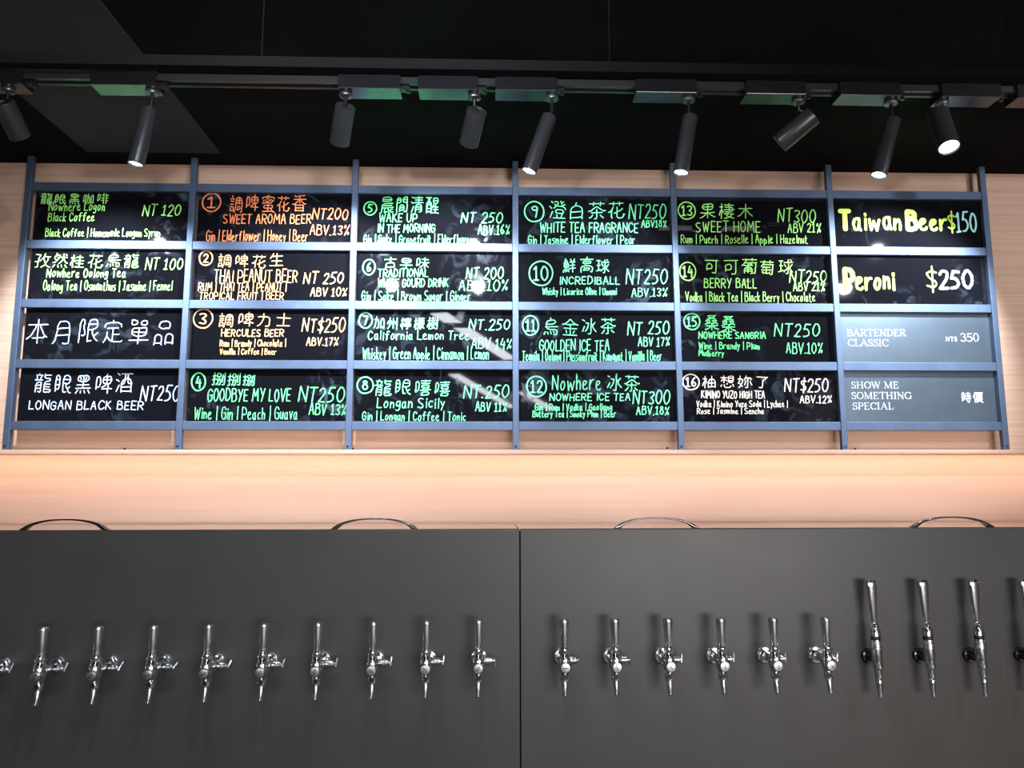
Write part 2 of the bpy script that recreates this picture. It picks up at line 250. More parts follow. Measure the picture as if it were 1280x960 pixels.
 '檬': [[39, 17, 24, 10, 19, 8], [54, 9, 52, 8, 48, 13, 46, 22], [34, 27, 24, 24, 22, 24], [22, 16, 30, 19, 36, 22], [4, 16, 8, 29, 10, 30], [23, 38, 23, 43, 52, 43, 52, 38], [46, 36, 29, 36], [17, 42, 6, 42], [54, 51, 22, 51], [30, 55, 30, 48], [44, 48, 44, 55], [18, 29, 20, 29, 22, 30, 54, 30], [50, 25, 44, 21, 39, 20], [18, 26, 16, 32, 12, 35], [12, 6, 12, 30, 10, 30, 12, 35, 12, 55], [34, 30, 34, 26, 36, 22, 39, 20, 40, 10, 37, 6, 32, 6]],
 '檸': [[38, 54, 38, 52], [42, 24, 42, 32], [26, 42, 24, 38], [4, 18, 4, 21, 8, 32, 10, 34], [12, 55, 12, 44], [32, 6, 37, 6, 38, 7, 38, 17], [33, 24, 33, 32], [38, 44, 35, 46], [17, 26, 20, 24, 54, 24], [25, 24, 25, 32, 50, 32, 50, 24], [16, 44, 6, 44], [46, 44, 52, 39], [17, 24, 16, 31, 14, 34, 11, 35], [22, 18, 52, 18], [31, 42, 31, 40, 32, 38, 44, 38, 44, 40, 48, 43], [12, 6, 11, 44], [22, 46, 22, 50, 37, 50, 38, 52, 40, 50, 52, 50, 52, 46]],
 '清': [[23, 22, 48, 22], [7, 7, 14, 22, 14, 24], [12, 34, 5, 38], [8, 54, 14, 50], [48, 14, 23, 14], [22, 44, 50, 44], [51, 51, 20, 51], [23, 6, 24, 30, 48, 30, 48, 7, 44, 6, 40, 6], [36, 55, 36, 37], [18, 36, 54, 36]],
 '澄': [[6, 38, 10, 36, 12, 33], [18, 34, 25, 39, 26, 42], [42, 49, 48, 54], [47, 42, 48, 39, 54, 34, 54, 32], [21, 46, 26, 42], [21, 53, 32, 52, 31, 48, 28, 42], [14, 50, 10, 53], [14, 24, 8, 8], [28, 16, 30, 12, 28, 7], [41, 7, 42, 11, 44, 16, 44, 20], [44, 20, 24, 20, 24, 31, 48, 31, 48, 20, 44, 20], [54, 7, 18, 7], [45, 42, 39, 55], [53, 46, 42, 40, 30, 40, 28, 42]],
 '烏': [[10, 16, 6, 8], [18, 15, 20, 8], [30, 10, 28, 16], [40, 12, 38, 16], [28, 50, 28, 56], [53, 30, 12, 30], [12, 38, 44, 38, 44, 50, 12, 50, 13, 22, 50, 22, 49, 7, 47, 6, 40, 6, 39, 7]],
 '然': [[26, 20, 34, 26, 39, 35, 41, 36], [23, 40, 16, 42], [48, 14, 53, 6, 54, 6], [48, 54, 51, 49], [11, 14, 6, 6, 4, 6], [34, 14, 37, 7], [8, 40, 14, 50, 16, 50], [10, 35, 12, 36, 17, 31], [22, 13, 24, 6], [17, 31, 17, 29, 14, 26, 8, 22, 5, 22], [16, 56, 16, 50], [53, 42, 32, 42], [17, 31, 20, 32, 22, 36, 23, 40, 24, 40, 26, 45, 27, 50, 16, 50], [54, 22, 52, 21, 48, 25, 43, 34, 41, 36, 40, 54]],
 '球': [[54, 11, 46, 18, 43, 26], [50, 51, 46, 54], [40, 28, 43, 26], [38, 25, 38, 8, 36, 6, 31, 6], [24, 38, 26, 38, 30, 30], [52, 37, 47, 30, 43, 26], [54, 45, 24, 45], [12, 16, 12, 51], [40, 28, 38, 54], [6, 34, 17, 34], [5, 51, 18, 51], [19, 17, 5, 12, 3, 13], [23, 13, 34, 24, 38, 25, 40, 28]],
 '生': [[13, 44, 12, 44, 7, 36], [13, 44, 16, 54], [12, 26, 48, 26], [13, 44, 50, 44], [29, 54, 29, 8], [53, 8, 6, 8]],
 '白': [[48, 10, 10, 10], [10, 28, 48, 28], [28, 56, 26, 46], [48, 6, 48, 46, 10, 46, 10, 6]],
 '眼': [[18, 28, 6, 28], [18, 40, 6, 40], [50, 42, 28, 42], [44, 18, 44, 14, 50, 9, 52, 7, 54, 8], [44, 18, 40, 20, 38, 30], [44, 18, 51, 23], [6, 10, 6, 52, 18, 51, 18, 16, 6, 15], [28, 31, 50, 31, 50, 52, 28, 52, 28, 8, 38, 10]],
 '花': [[4, 24, 7, 24, 11, 28, 14, 28], [24, 20, 32, 22], [50, 34, 38, 26, 32, 26], [56, 16, 54, 14], [52, 17, 54, 14], [39, 54, 39, 44], [20, 44, 20, 55], [6, 50, 52, 50], [32, 38, 32, 10, 34, 8, 36, 6, 50, 6, 52, 8, 54, 14], [19, 38, 14, 30, 15, 6]],
 '茶': [[17, 18, 10, 9, 6, 8], [40, 17, 50, 9], [56, 30, 52, 28, 48, 30, 39, 35, 30, 42, 17, 33, 8, 28, 4, 28], [23, 6, 27, 6, 29, 8, 29, 32], [6, 50, 52, 50], [18, 44, 18, 54], [40, 54, 40, 44], [12, 24, 46, 24]],
 '萄': [[52, 42, 50, 40], [14, 41, 50, 40], [50, 40, 48, 9, 46, 6, 40, 6], [18, 34, 17, 32], [52, 50, 6, 50], [42, 22, 8, 22], [26, 32, 26, 10], [40, 47, 40, 54], [38, 16, 38, 10, 14, 10, 12, 11, 12, 16], [8, 34, 10, 39, 14, 41, 14, 44, 17, 45, 19, 47, 19, 54], [12, 28, 16, 32, 39, 32]],
 '葡': [[34, 40, 34, 37], [4, 31, 9, 34], [34, 6, 38, 7], [38, 7, 46, 6, 48, 8, 51, 40], [53, 42, 51, 40], [14, 41, 51, 40], [39, 47, 39, 55], [52, 51, 6, 51], [12, 14, 38, 14], [12, 20, 38, 20], [38, 7, 38, 26, 13, 26, 12, 7], [25, 36, 25, 8], [40, 32, 11, 32, 9, 34], [32, 37, 37, 36, 37, 32], [9, 34, 10, 36, 14, 41, 14, 44, 19, 47, 19, 54]],
 '蜜': [[12, 42, 9, 37], [46, 9, 45, 11, 42, 13, 42, 17], [44, 38, 41, 34, 38, 33, 25, 33, 24, 34], [43, 42, 49, 39], [20, 43, 20, 34], [25, 51, 25, 48], [26, 56, 29, 55, 30, 52], [29, 17, 12, 17, 12, 26, 46, 26, 47, 25, 46, 17, 29, 17], [29, 28, 29, 8], [52, 46, 51, 51, 30, 52, 7, 51, 6, 46], [22, 48, 26, 48, 30, 45], [55, 6, 52, 6, 46, 9, 8, 7], [38, 44, 30, 38, 26, 37, 24, 34, 20, 34, 9, 31, 7, 32]],
 '調': [[4, 46, 20, 46], [6, 30, 18, 30], [13, 51, 11, 56], [6, 38, 18, 38], [46, 6, 50, 6, 52, 8, 52, 52, 28, 52, 27, 24, 25, 14, 22, 7], [22, 7, 22, 4], [22, 7, 18, 9], [6, 9, 18, 9], [40, 48, 40, 33], [33, 33, 46, 33], [34, 42, 46, 42], [6, 6, 6, 22, 18, 22, 18, 9], [34, 12, 34, 24, 45, 24, 45, 14, 34, 14]],
 '酒': [[32, 40, 32, 36, 29, 29, 26, 26, 21, 26], [52, 19, 21, 19], [13, 50, 7, 54], [40, 40, 40, 52], [12, 34, 6, 38, 4, 38], [31, 40, 31, 52], [40, 40, 40, 30, 44, 28, 52, 28], [6, 8, 13, 23], [52, 8, 21, 8], [19, 52, 54, 52], [21, 6, 21, 40, 52, 40, 52, 6]],
 '醒': [[32, 45, 51, 45], [6, 19, 25, 19], [18, 42, 18, 53], [12, 53, 12, 42], [24, 10, 6, 10], [12, 42, 12, 30, 9, 26, 6, 26], [18, 42, 18, 28, 25, 28], [33, 17, 52, 17], [30, 7, 54, 7], [51, 45, 51, 36, 32, 37, 32, 53, 51, 53, 51, 45], [4, 53, 25, 53], [32, 26, 52, 26], [42, 32, 42, 7], [25, 6, 25, 41, 6, 42, 6, 6], [34, 32, 32, 26, 30, 23, 25, 22]],
 '金': [[40, 12, 44, 20], [4, 38, 6, 38, 12, 40, 14, 40], [15, 20, 18, 13], [9, 26, 50, 26], [29, 8, 29, 38], [45, 41, 42, 38, 16, 38, 14, 40], [55, 38, 52, 38, 45, 41, 38, 46, 30, 53, 27, 52, 23, 48, 15, 42, 14, 40], [6, 7, 52, 7]],
 '間': [[34, 45, 51, 45], [20, 20, 38, 20], [24, 45, 8, 45], [40, 8, 42, 6, 49, 6, 51, 8, 51, 52, 50, 53, 34, 52, 34, 36, 51, 36], [8, 6, 8, 52, 24, 52, 24, 36, 8, 36], [20, 8, 20, 28, 38, 28, 38, 11, 20, 11]],
 '限': [[7, 6, 7, 52, 20, 52, 16, 38, 20, 29, 20, 22, 18, 20, 12, 20], [38, 30, 39, 24, 41, 20, 44, 18], [38, 10, 28, 8], [28, 42, 50, 42], [52, 8, 44, 14, 44, 18], [52, 24, 44, 18], [28, 31, 50, 32, 49, 52, 28, 52, 28, 8]],
 '香': [[11, 28, 14, 24], [14, 8, 45, 8], [34, 41, 36, 38, 42, 32, 50, 28, 54, 28], [45, 16, 14, 16], [29, 52, 29, 30], [45, 6, 45, 24, 44, 25, 14, 24], [14, 6, 14, 24], [2, 27, 7, 26, 12, 29, 23, 38, 24, 42], [53, 42, 6, 42], [9, 52, 12, 50, 29, 52, 43, 54, 48, 54]],
 '高': [[30, 50, 28, 55, 30, 57], [43, 6, 48, 6, 50, 6, 50, 27, 8, 27, 8, 6], [28, 42, 15, 42, 14, 34, 44, 34, 44, 42, 28, 42], [18, 10, 19, 20, 39, 20, 38, 12, 18, 12], [6, 49, 52, 49]],
 '鮮': [[21, 9, 19, 16], [34, 55, 36, 49, 36, 44], [14, 16, 14, 8], [25, 17, 28, 8], [5, 6, 8, 15], [50, 55, 47, 48, 48, 44], [12, 50, 20, 50, 18, 41], [54, 20, 30, 20], [42, 44, 42, 6], [32, 32, 52, 32], [16, 40, 16, 22], [8, 32, 26, 32], [31, 44, 52, 44], [14, 56, 12, 56, 12, 50, 8, 43, 8, 22, 26, 22, 26, 40, 8, 40]],
 '黑': [[46, 14, 48, 12, 52, 6], [8, 6, 11, 13, 14, 14], [36, 6, 34, 12], [39, 48, 36, 42], [23, 6, 22, 12], [18, 48, 19, 48, 21, 42], [10, 28, 48, 28], [29, 53, 11, 53, 11, 38, 46, 37, 46, 53, 29, 53], [29, 53, 29, 20], [53, 19, 6, 19]],
 '龍': [[8, 16, 24, 16], [53, 51, 34, 51], [54, 10, 52, 14, 34, 14], [24, 24, 8, 24], [16, 50, 16, 55], [24, 47, 22, 44, 20, 38], [10, 46, 11, 38], [52, 27, 34, 27], [34, 20, 51, 20], [8, 6, 8, 32, 24, 32, 24, 30, 24, 7, 20, 6, 16, 8], [4, 38, 27, 38], [6, 50, 26, 50], [56, 11, 54, 10, 53, 6, 48, 6, 36, 6, 34, 8, 34, 34, 51, 34, 51, 42, 50, 42, 34, 42, 34, 54]],
}
# one-line alphabet: hex x, hex y (4 is the baseline, e the cap height), strokes parted by commas
LAT = {
'A':'04 2e 3e,3e 64,18 58','B':'0e 04,0e 3e 5d 5b 3a 0a,0a 4a 68 65 44 04','C':'6c 4e 2e 0b 07 24 44 66','D':'0e 04,0e 3e 6b 67 34 04',
'E':'0e 04,0e 5e,09 49,04 54','F':'0e 04,0e 5e,09 49','G':'6c 4e 2e 0b 07 24 44 65 69,69 39','H':'0e 04,6e 64,09 69','I':'1e 14',
'J':'0e 5e,3e 3e 35 24 05','K':'0e 04,5e 09,1a 64','L':'0e 04,04 54','M':'04 1e,1e 48,48 7e,7e 84','N':'04 0e,0e 64,64 6e',
'O':'2e 0b 07 24 44 67 6b 4e 2e','P':'0e 04,0e 4e 6c 69 48 08','R':'0e 04,0e 4e 6c 6a 49 09,29 64','S':'5d 3e 0d 0b 29 58 65 34 05',
'T':'0e 6e,3e 34','U':'0e 0e 06 24 44 66 6e 6e','V':'0e 34,34 6e','W':'0e 24,24 4c,4c 64,64 8e','Y':'0e 39,6e 24','Z':'0e 6e,6e 04,04 64',
'a':'4a 1a 07 14 34 47,4a 45 54','b':'0e 04,07 2a 57 44 14 05','c':'4a 1a 07 14 45','d':'48 1a 07 14 35 47,4e 44',
'e':'07 48 4a 1a 07 14 44 55','f':'5d 3e 2c 24,0a 4a','g':'4a 1a 07 15 47,4a 43 21 02','h':'0e 04,07 2a 49 44','i':'1a 14,1c 1d',
'k':'0e 04,4a 07,17 44','l':'1e 14','m':'0a 04,07 2a 38 34,38 5a 68 64','n':'0a 04,07 2a 49 44','o':'2a 07 14 34 57 4a 2a',
'p':'0a 01,07 2a 57 44 05','q':'4a 1a 07 14 47,4a 41','r':'0a 04,07 2a 4a','s':'4a 1a 08 47 45 24 04','t':'1d 15 24 44,0a 3a',
'u':'0a 06 14 35 4a,4a 44','v':'0a 24,24 4a','w':'0a 14,14 39,39 54,54 7a','x':'0a 44,4a 04','y':'0a 26,4a 11','z':'0a 4a,4a 04,04 44',
'0':'2e 0b 07 24 44 67 6b 4e 2e','1':'0c 2e,2e 24,04 44','2':'0c 1e 4e 5b 38 04,04 54','3':'0d 2e 5d 5b 29,29 57 55 34 05','4':'2e 08,08 58,4b 43',
'5':'5e 1e,1e 0a,0a 3a 57 45 24 04','6':'4e 1b 06 24 45 57 39 08','7':'0e 5e,5e 24','8':'49 0c 2e 4d 4b 09 06 24 45 57 49','9':'4b 2a 0c 2e 4d 4b,4c 34',
'%':'6e 14,1e 0c 1b 2c 1e,57 46 54 66 57','$':'5c 3d 0c 0b 29 58 56 35 06,3f 33','.':'04 14','|':'1f 13','-':'09 39'}
def glyph(ch):
    """strokes in units of the cap height, and the advance"""
    if ch == ' ': return [], 0.46
    if ch in CJK:
        st = [[((s[i]-1)/58.0, (s[i+1]-3)/56.0) for i in range(0, len(s), 2)] for s in CJK[ch]]
        return st, 1.12
    st = [[(int(t[0], 16)/10.0, (int(t[1], 16)-4)/10.0) for t in s.split()] for s in LAT[ch].split(',')]
    return st, max(x for s in st for x, y in s)+0.27
def chaikin(p, n=2):
    if len(p) < 3: return p
    for _ in range(n):
        q = [p[0]]
        for a, b in zip(p, p[1:]):
            q.append((a[0]*.75+b[0]*.25, a[1]*.75+b[1]*.25)); q.append((a[0]*.25+b[0]*.75, a[1]*.25+b[1]*.75))
        q.append(p[-1]); p = q
    return p
STROKES = [0]
def ribbon(bm, p, w):
    """a painted stroke of width w with round ends in the XZ plane"""
    STROKES[0] += 1; y = -(STROKES[0] % 9)*2e-5                        # each stroke lies a hair over the one it crosses
    ws = w if isinstance(w, list) else [w]*len(p)
    q, hs = [p[0]], [ws[0]/2]
    for a, k in zip(p[1:], ws[1:]):
        if math.hypot(a[0]-q[-1][0], a[1]-q[-1][1]) > ws[0]*0.12: q.append(a); hs.append(k/2)
    if len(q) < 2: q.append((q[0][0]+ws[0]*0.2, q[0][1])); hs.append(ws[0]/2)
    n = len(q); dirs = []
    for a, b in zip(q, q[1:]):
        l = math.hypot(b[0]-a[0], b[1]-a[1]); dirs.append(((b[0]-a[0])/l, (b[1]-a[1])/l))
    left, right = [], []
    for i in range(n):
        d0 = dirs[max(i-1, 0)]; d1 = dirs[min(i, n-2)]
        nx, nz = -(d0[1]+d1[1]), d0[0]+d1[0]; l = math.hypot(nx, nz)
        if l < 0.3: nx, nz, l = -d1[1], d1[0], 1.0
        nx /= l; nz /= l; h = hs[i]; y -= 3e-6
        left.append(bm.verts.new((q[i][0]+nx*h, y, q[i][1]+nz*h))); right.append(bm.verts.new((q[i][0]-nx*h, y, q[i][1]-nz*h)))
    for i in range(n-1): bm.faces.new((left[i], right[i], right[i+1], left[i+1]))
    for c, d, a, b, h in ((q[0], (-dirs[0][0], -dirs[0][1]), right[0], left[0], hs[0]), (q[-1], dirs[-1], left[-1], right[-1], hs[-1])):
        fan = [a]
        for k in (1, 2, 3):
            t = PI/2-PI*k/4; nx, nz = -d[1], d[0]
            # from the stroke's one side round the tip to the other
            sx = math.cos(t); sn = math.sin(t)
            s = 1 if ((a.co.x-c[0])*nx+(a.co.z-c[1])*nz) > 0 else -1
            fan.append(bm.verts.new((c[0]+d[0]*sx*h+nx*sn*s*h, y, c[1]+d[1]*sx*h+nz*sn*s*h)))
        fan.append(b); bm.faces.new(fan)
RND = random.Random(7)
STYLE = {'title_lettering': (0.0033, 0.04), 'name_lettering': (0.0032, 0.06), 'price_lettering': (0.0038, 0.16), 'strength_lettering': (0.0032, 0.10),
         'ingredient_lettering': (0.0027, 0.05), 'big': (0.0092, 0.02), 'mid': (0.0055, 0.05), 'pale': (0.0062, 0.04), 'bold': (0.0088, 0.05), 'print': (0.0031, 0.0)}
def write(bm, role, text, x0, z0, x1, z1, h):
    w, slant = STYLE[role]
    gl = [glyph(c) for c in text]
    jit = 0.0 if role == 'print' else 1.0
    if any(c in CJK for c in text): adv = [1.12]*len(gl); adv[-1] = 0.97
    else: adv = [g[1] for g in gl]; adv[-1] -= 0.27
    sx = (x1-x0)/sum(adv); cx = 0.0
    for (st, _), a, up in zip(gl, adv, [c.isupper() for c in text]):
        dz = RND.uniform(-0.05, 0.05)*jit; rot = RND.uniform(-0.06, 0.06)*jit; s = 1+RND.uniform(-0.06, 0.06)*jit
        for stroke in st:
            p = [(x+RND.uniform(-.015, .015)*jit, z+RND.uniform(-.015, .015)*jit) for x, z in chaikin(stroke, 2 if len(stroke) > 3 else 1)]
            q = []
            for x, z in p:
                x, z = x*s+slant*(z-0.4), z*s+dz+rot*(x-0.35)
                X = x0+(cx+x)*sx; t = (X-x0)/(x1-x0)
                q.append((X, z0+(z1-z0)*t+z*h))
            ribbon(bm, q, w*1.75 if role == 'big' and up else w)
        cx += a
# serif capitals for the printed cards: thick and thin strokes with small serifs
def serif_glyph(c):
    K, N_, V = 0.15, 0.05, 0.035   # thick, thin, serif
    S = []
    def st(x, a=0.0, b=1.0, w=K): S.append(([(x, a), (x, b)], w))
    def sf(x, z, l=0.14): S.append(([(x-l, z), (x+l, z)], V))
    def ln(p, w=N_): S.append((p, w))
    def arc(cx, cz, rx, rz, a0, a1, w0, w1, n=16):
        p = [(cx+rx*math.cos(math.radians(a0+(a1-a0)*k/n)), cz+rz*math.sin(math.radians(a0+(a1-a0)*k/n))) for k in range(n+1)]
        S.append((p, [w0+(w1-w0)*abs(math.cos(math.radians(a0+(a1-a0)*k/n))) for k in range(n+1)]))
    if c == 'B': st(.15); sf(.12, 0, .12); sf(.12, 1, .12); arc(.3, .76, .25, .24, -90, 90, N_, K); arc(.32, .26, .32, .26, -90, 90, N_, K); ln([(.1, 0), (.34, 0)]); ln([(.1, 1), (.3, 1)]); ln([(.15, .52), (.32, .52)]); W = .72
    elif c == 'A': ln([(.06, 0), (.38, 1)], .06); ln([(.38, 1), (.68, 0)], K); ln([(.17, .34), (.56, .34)]); sf(.06, 0, .12); sf(.68, 0, .15); W = .82
    elif c == 'R': st(.15); sf(.15, 0, .15); sf(.12, 1, .12); arc(.32, .74, .27, .26, -90, 90, N_, K); ln([(.1, 1), (.34, 1)]); ln([(.15, .48), (.34, .48)]); ln([(.36, .48), (.66, 0)], K); sf(.70, 0, .08); W = .80
    elif c == 'T': st(.36); sf(.36, 0, .16); ln([(.03, 1), (.69, 1)]); ln([(.04, 1), (.03, .76)]); ln([(.68, 1), (.69, .76)]); W = .74
    elif c == 'E': st(.15); ln([(.02, 0), (.58, 0)]); ln([(.02, 1), (.56, 1)]); ln([(.15, .52), (.44, .52)]); ln([(.58, 0), (.60, .22)]); ln([(.56, 1), (.56, .80)]); ln([(.44, .62), (.44, .42)]); W = .68
    elif c == 'N': st(.12, w=.06); ln([(.10, 1), (.66, 0)], K); st(.66, w=.06); sf(.12, 0, .12); sf(.66, 1, .12); sf(.08, 1, .08); W = .82
    elif c == 'D': st(.15); ln([(.02, 0), (.36, 0)]); ln([(.02, 1), (.34, 1)]); arc(.32, .5, .38, .5, -90, 90, N_, K); W = .80
    elif c == 'C': arc(.42, .5, .36, .5, 45, 315, N_, K); ln([(.70, .98), (.70, .68)]); ln([(.68, .85), (.62, .93)]); W = .76
    elif c == 'L': st(.15); sf(.15, 1, .15); ln([(.02, 0), (.58, 0)]); ln([(.58, 0), (.61, .26)]); W = .66
    elif c == 'S': arc(.28, .75, .20, .24, 30, 270, N_, .12); arc(.28, .26, .22, .26, 90, -150, N_, .13); ln([(.46, 1), (.46, .72)]); ln([(.06, 0), (.06, .28)]); W = .58
    elif c == 'I': st(.16); sf(.16, 0, .15); sf(.16, 1, .15); W = .38
    elif c == 'H': st(.16); st(.66); ln([(.16, .52), (.66, .52)]); [sf(x, z) for x in (.16, .66) for z in (0, 1)]; W = .86
    elif c == 'O': arc(.40, .5, .34, .5, 0, 360, N_, K, 32); W = .84
    elif c == 'W': ln([(.06, 1), (.30, 0)], K); ln([(.30, 0), (.50, 1)], .06); ln([(.48, 1), (.72, 0)], K); ln([(.72, 0), (.94, 1)], .06); sf(.08, 1, .12); sf(.48, 1, .12); sf(.94, 1, .10); W = 1.06
    elif c == 'M': st(.12, w=.06); ln([(.12, 1), (.46, .04)], K); ln([(.46, .04), (.80, 1)], .06); st(.82, w=K); sf(.12, 0, .12); sf(.82, 0, .14); sf(.08, 1, .08); sf(.86, 1, .10); W = 1.0
    elif c == 'G': arc(.42, .5, .36, .5, 45, 320, N_, K); ln([(.70, .98), (.70, .70)]); st(.70, .05, .42, .13); sf(.68, .42, .14); W = .84
    elif c == 'P': st(.15); sf(.15, 0, .15); sf(.12, 1, .12); arc(.32, .73, .26, .27, -90, 90, N_, K); ln([(.1, 1), (.34, 1)]); ln([(.15, .46), (.34, .46)]); W = .66
    elif c == '3': arc(.25, .76, .19, .24, 150, -80, N_, .13); arc(.24, .28, .24, .27, 85, -150, N_, .13); W = .58
    elif c == '5': ln([(.12, .98), (.46, .98)], .10); ln([(.12, .98), (.07, .56)]); arc(.22, .31, .25, .31, 120, -140, N_, .13); W = .58
    elif c == '0': arc(.27, .5, .22, .5, 0, 360, N_, .13, 28); W = .60
    elif c == '$': S2 = serif_glyph('S')[0]; S.extend(S2); ln([(.28, 1.12), (.28, -.12)], .05); W = .6
    else: W = .34
    return S, W
def write_serif(bm, text, x0, z0, x1, z1, h):
    gl = [serif_glyph(c) for c in text]; adv = [g[1]+0.03 for g in gl]; adv[-1] -= 0.05
    sx = (x1-x0)/sum(adv); cx = 0.0
    for (st, _), a in zip(gl, adv):
        for p, w in st:
            ribbon(bm, [(x0+(cx+x)*sx, z0+(z1-z0)*(cx+x)*sx/(x1-x0)+z*h) for x, z in p], [k*h*0.85 for k in w] if isinstance(w, list) else w*h*0.85)
        cx += a
def write_badge(parent, text, cx, cz, rx, rz, m):
    bm = B(); n = 40; a0 = RND.uniform(0.6, 2.4)
    p = [(cx+rx*math.cos(a0+2*PI*k/n*1.02)*(1+0.02*math.sin(k*.4)), cz+rz*math.sin(a0+2*PI*k/n*1.02)*(1+0.02*math.cos(k*.5))) for k in range(n+1)]
    ribbon(bm, p, 0.0042)
    w = rx*(0.62 if len(text) == 1 else 1.15)
    if text == '1': w = rx*0.8
    gl = [glyph(c) for c in text]; adv = [g[1] for g in gl]; adv[-1] -= .27; s = w/sum(adv); x = cx-w/2; h = rz*1.12
    for (st, _), a in zip(gl, adv):
        for q in st: ribbon(bm, [(x+px*s, cz-h/2+pz*h) for px, pz in chaikin(q, 2)], 0.0045)
        x += a*s
    finish(bm, 'number_badge', m, parent, smooth=False)

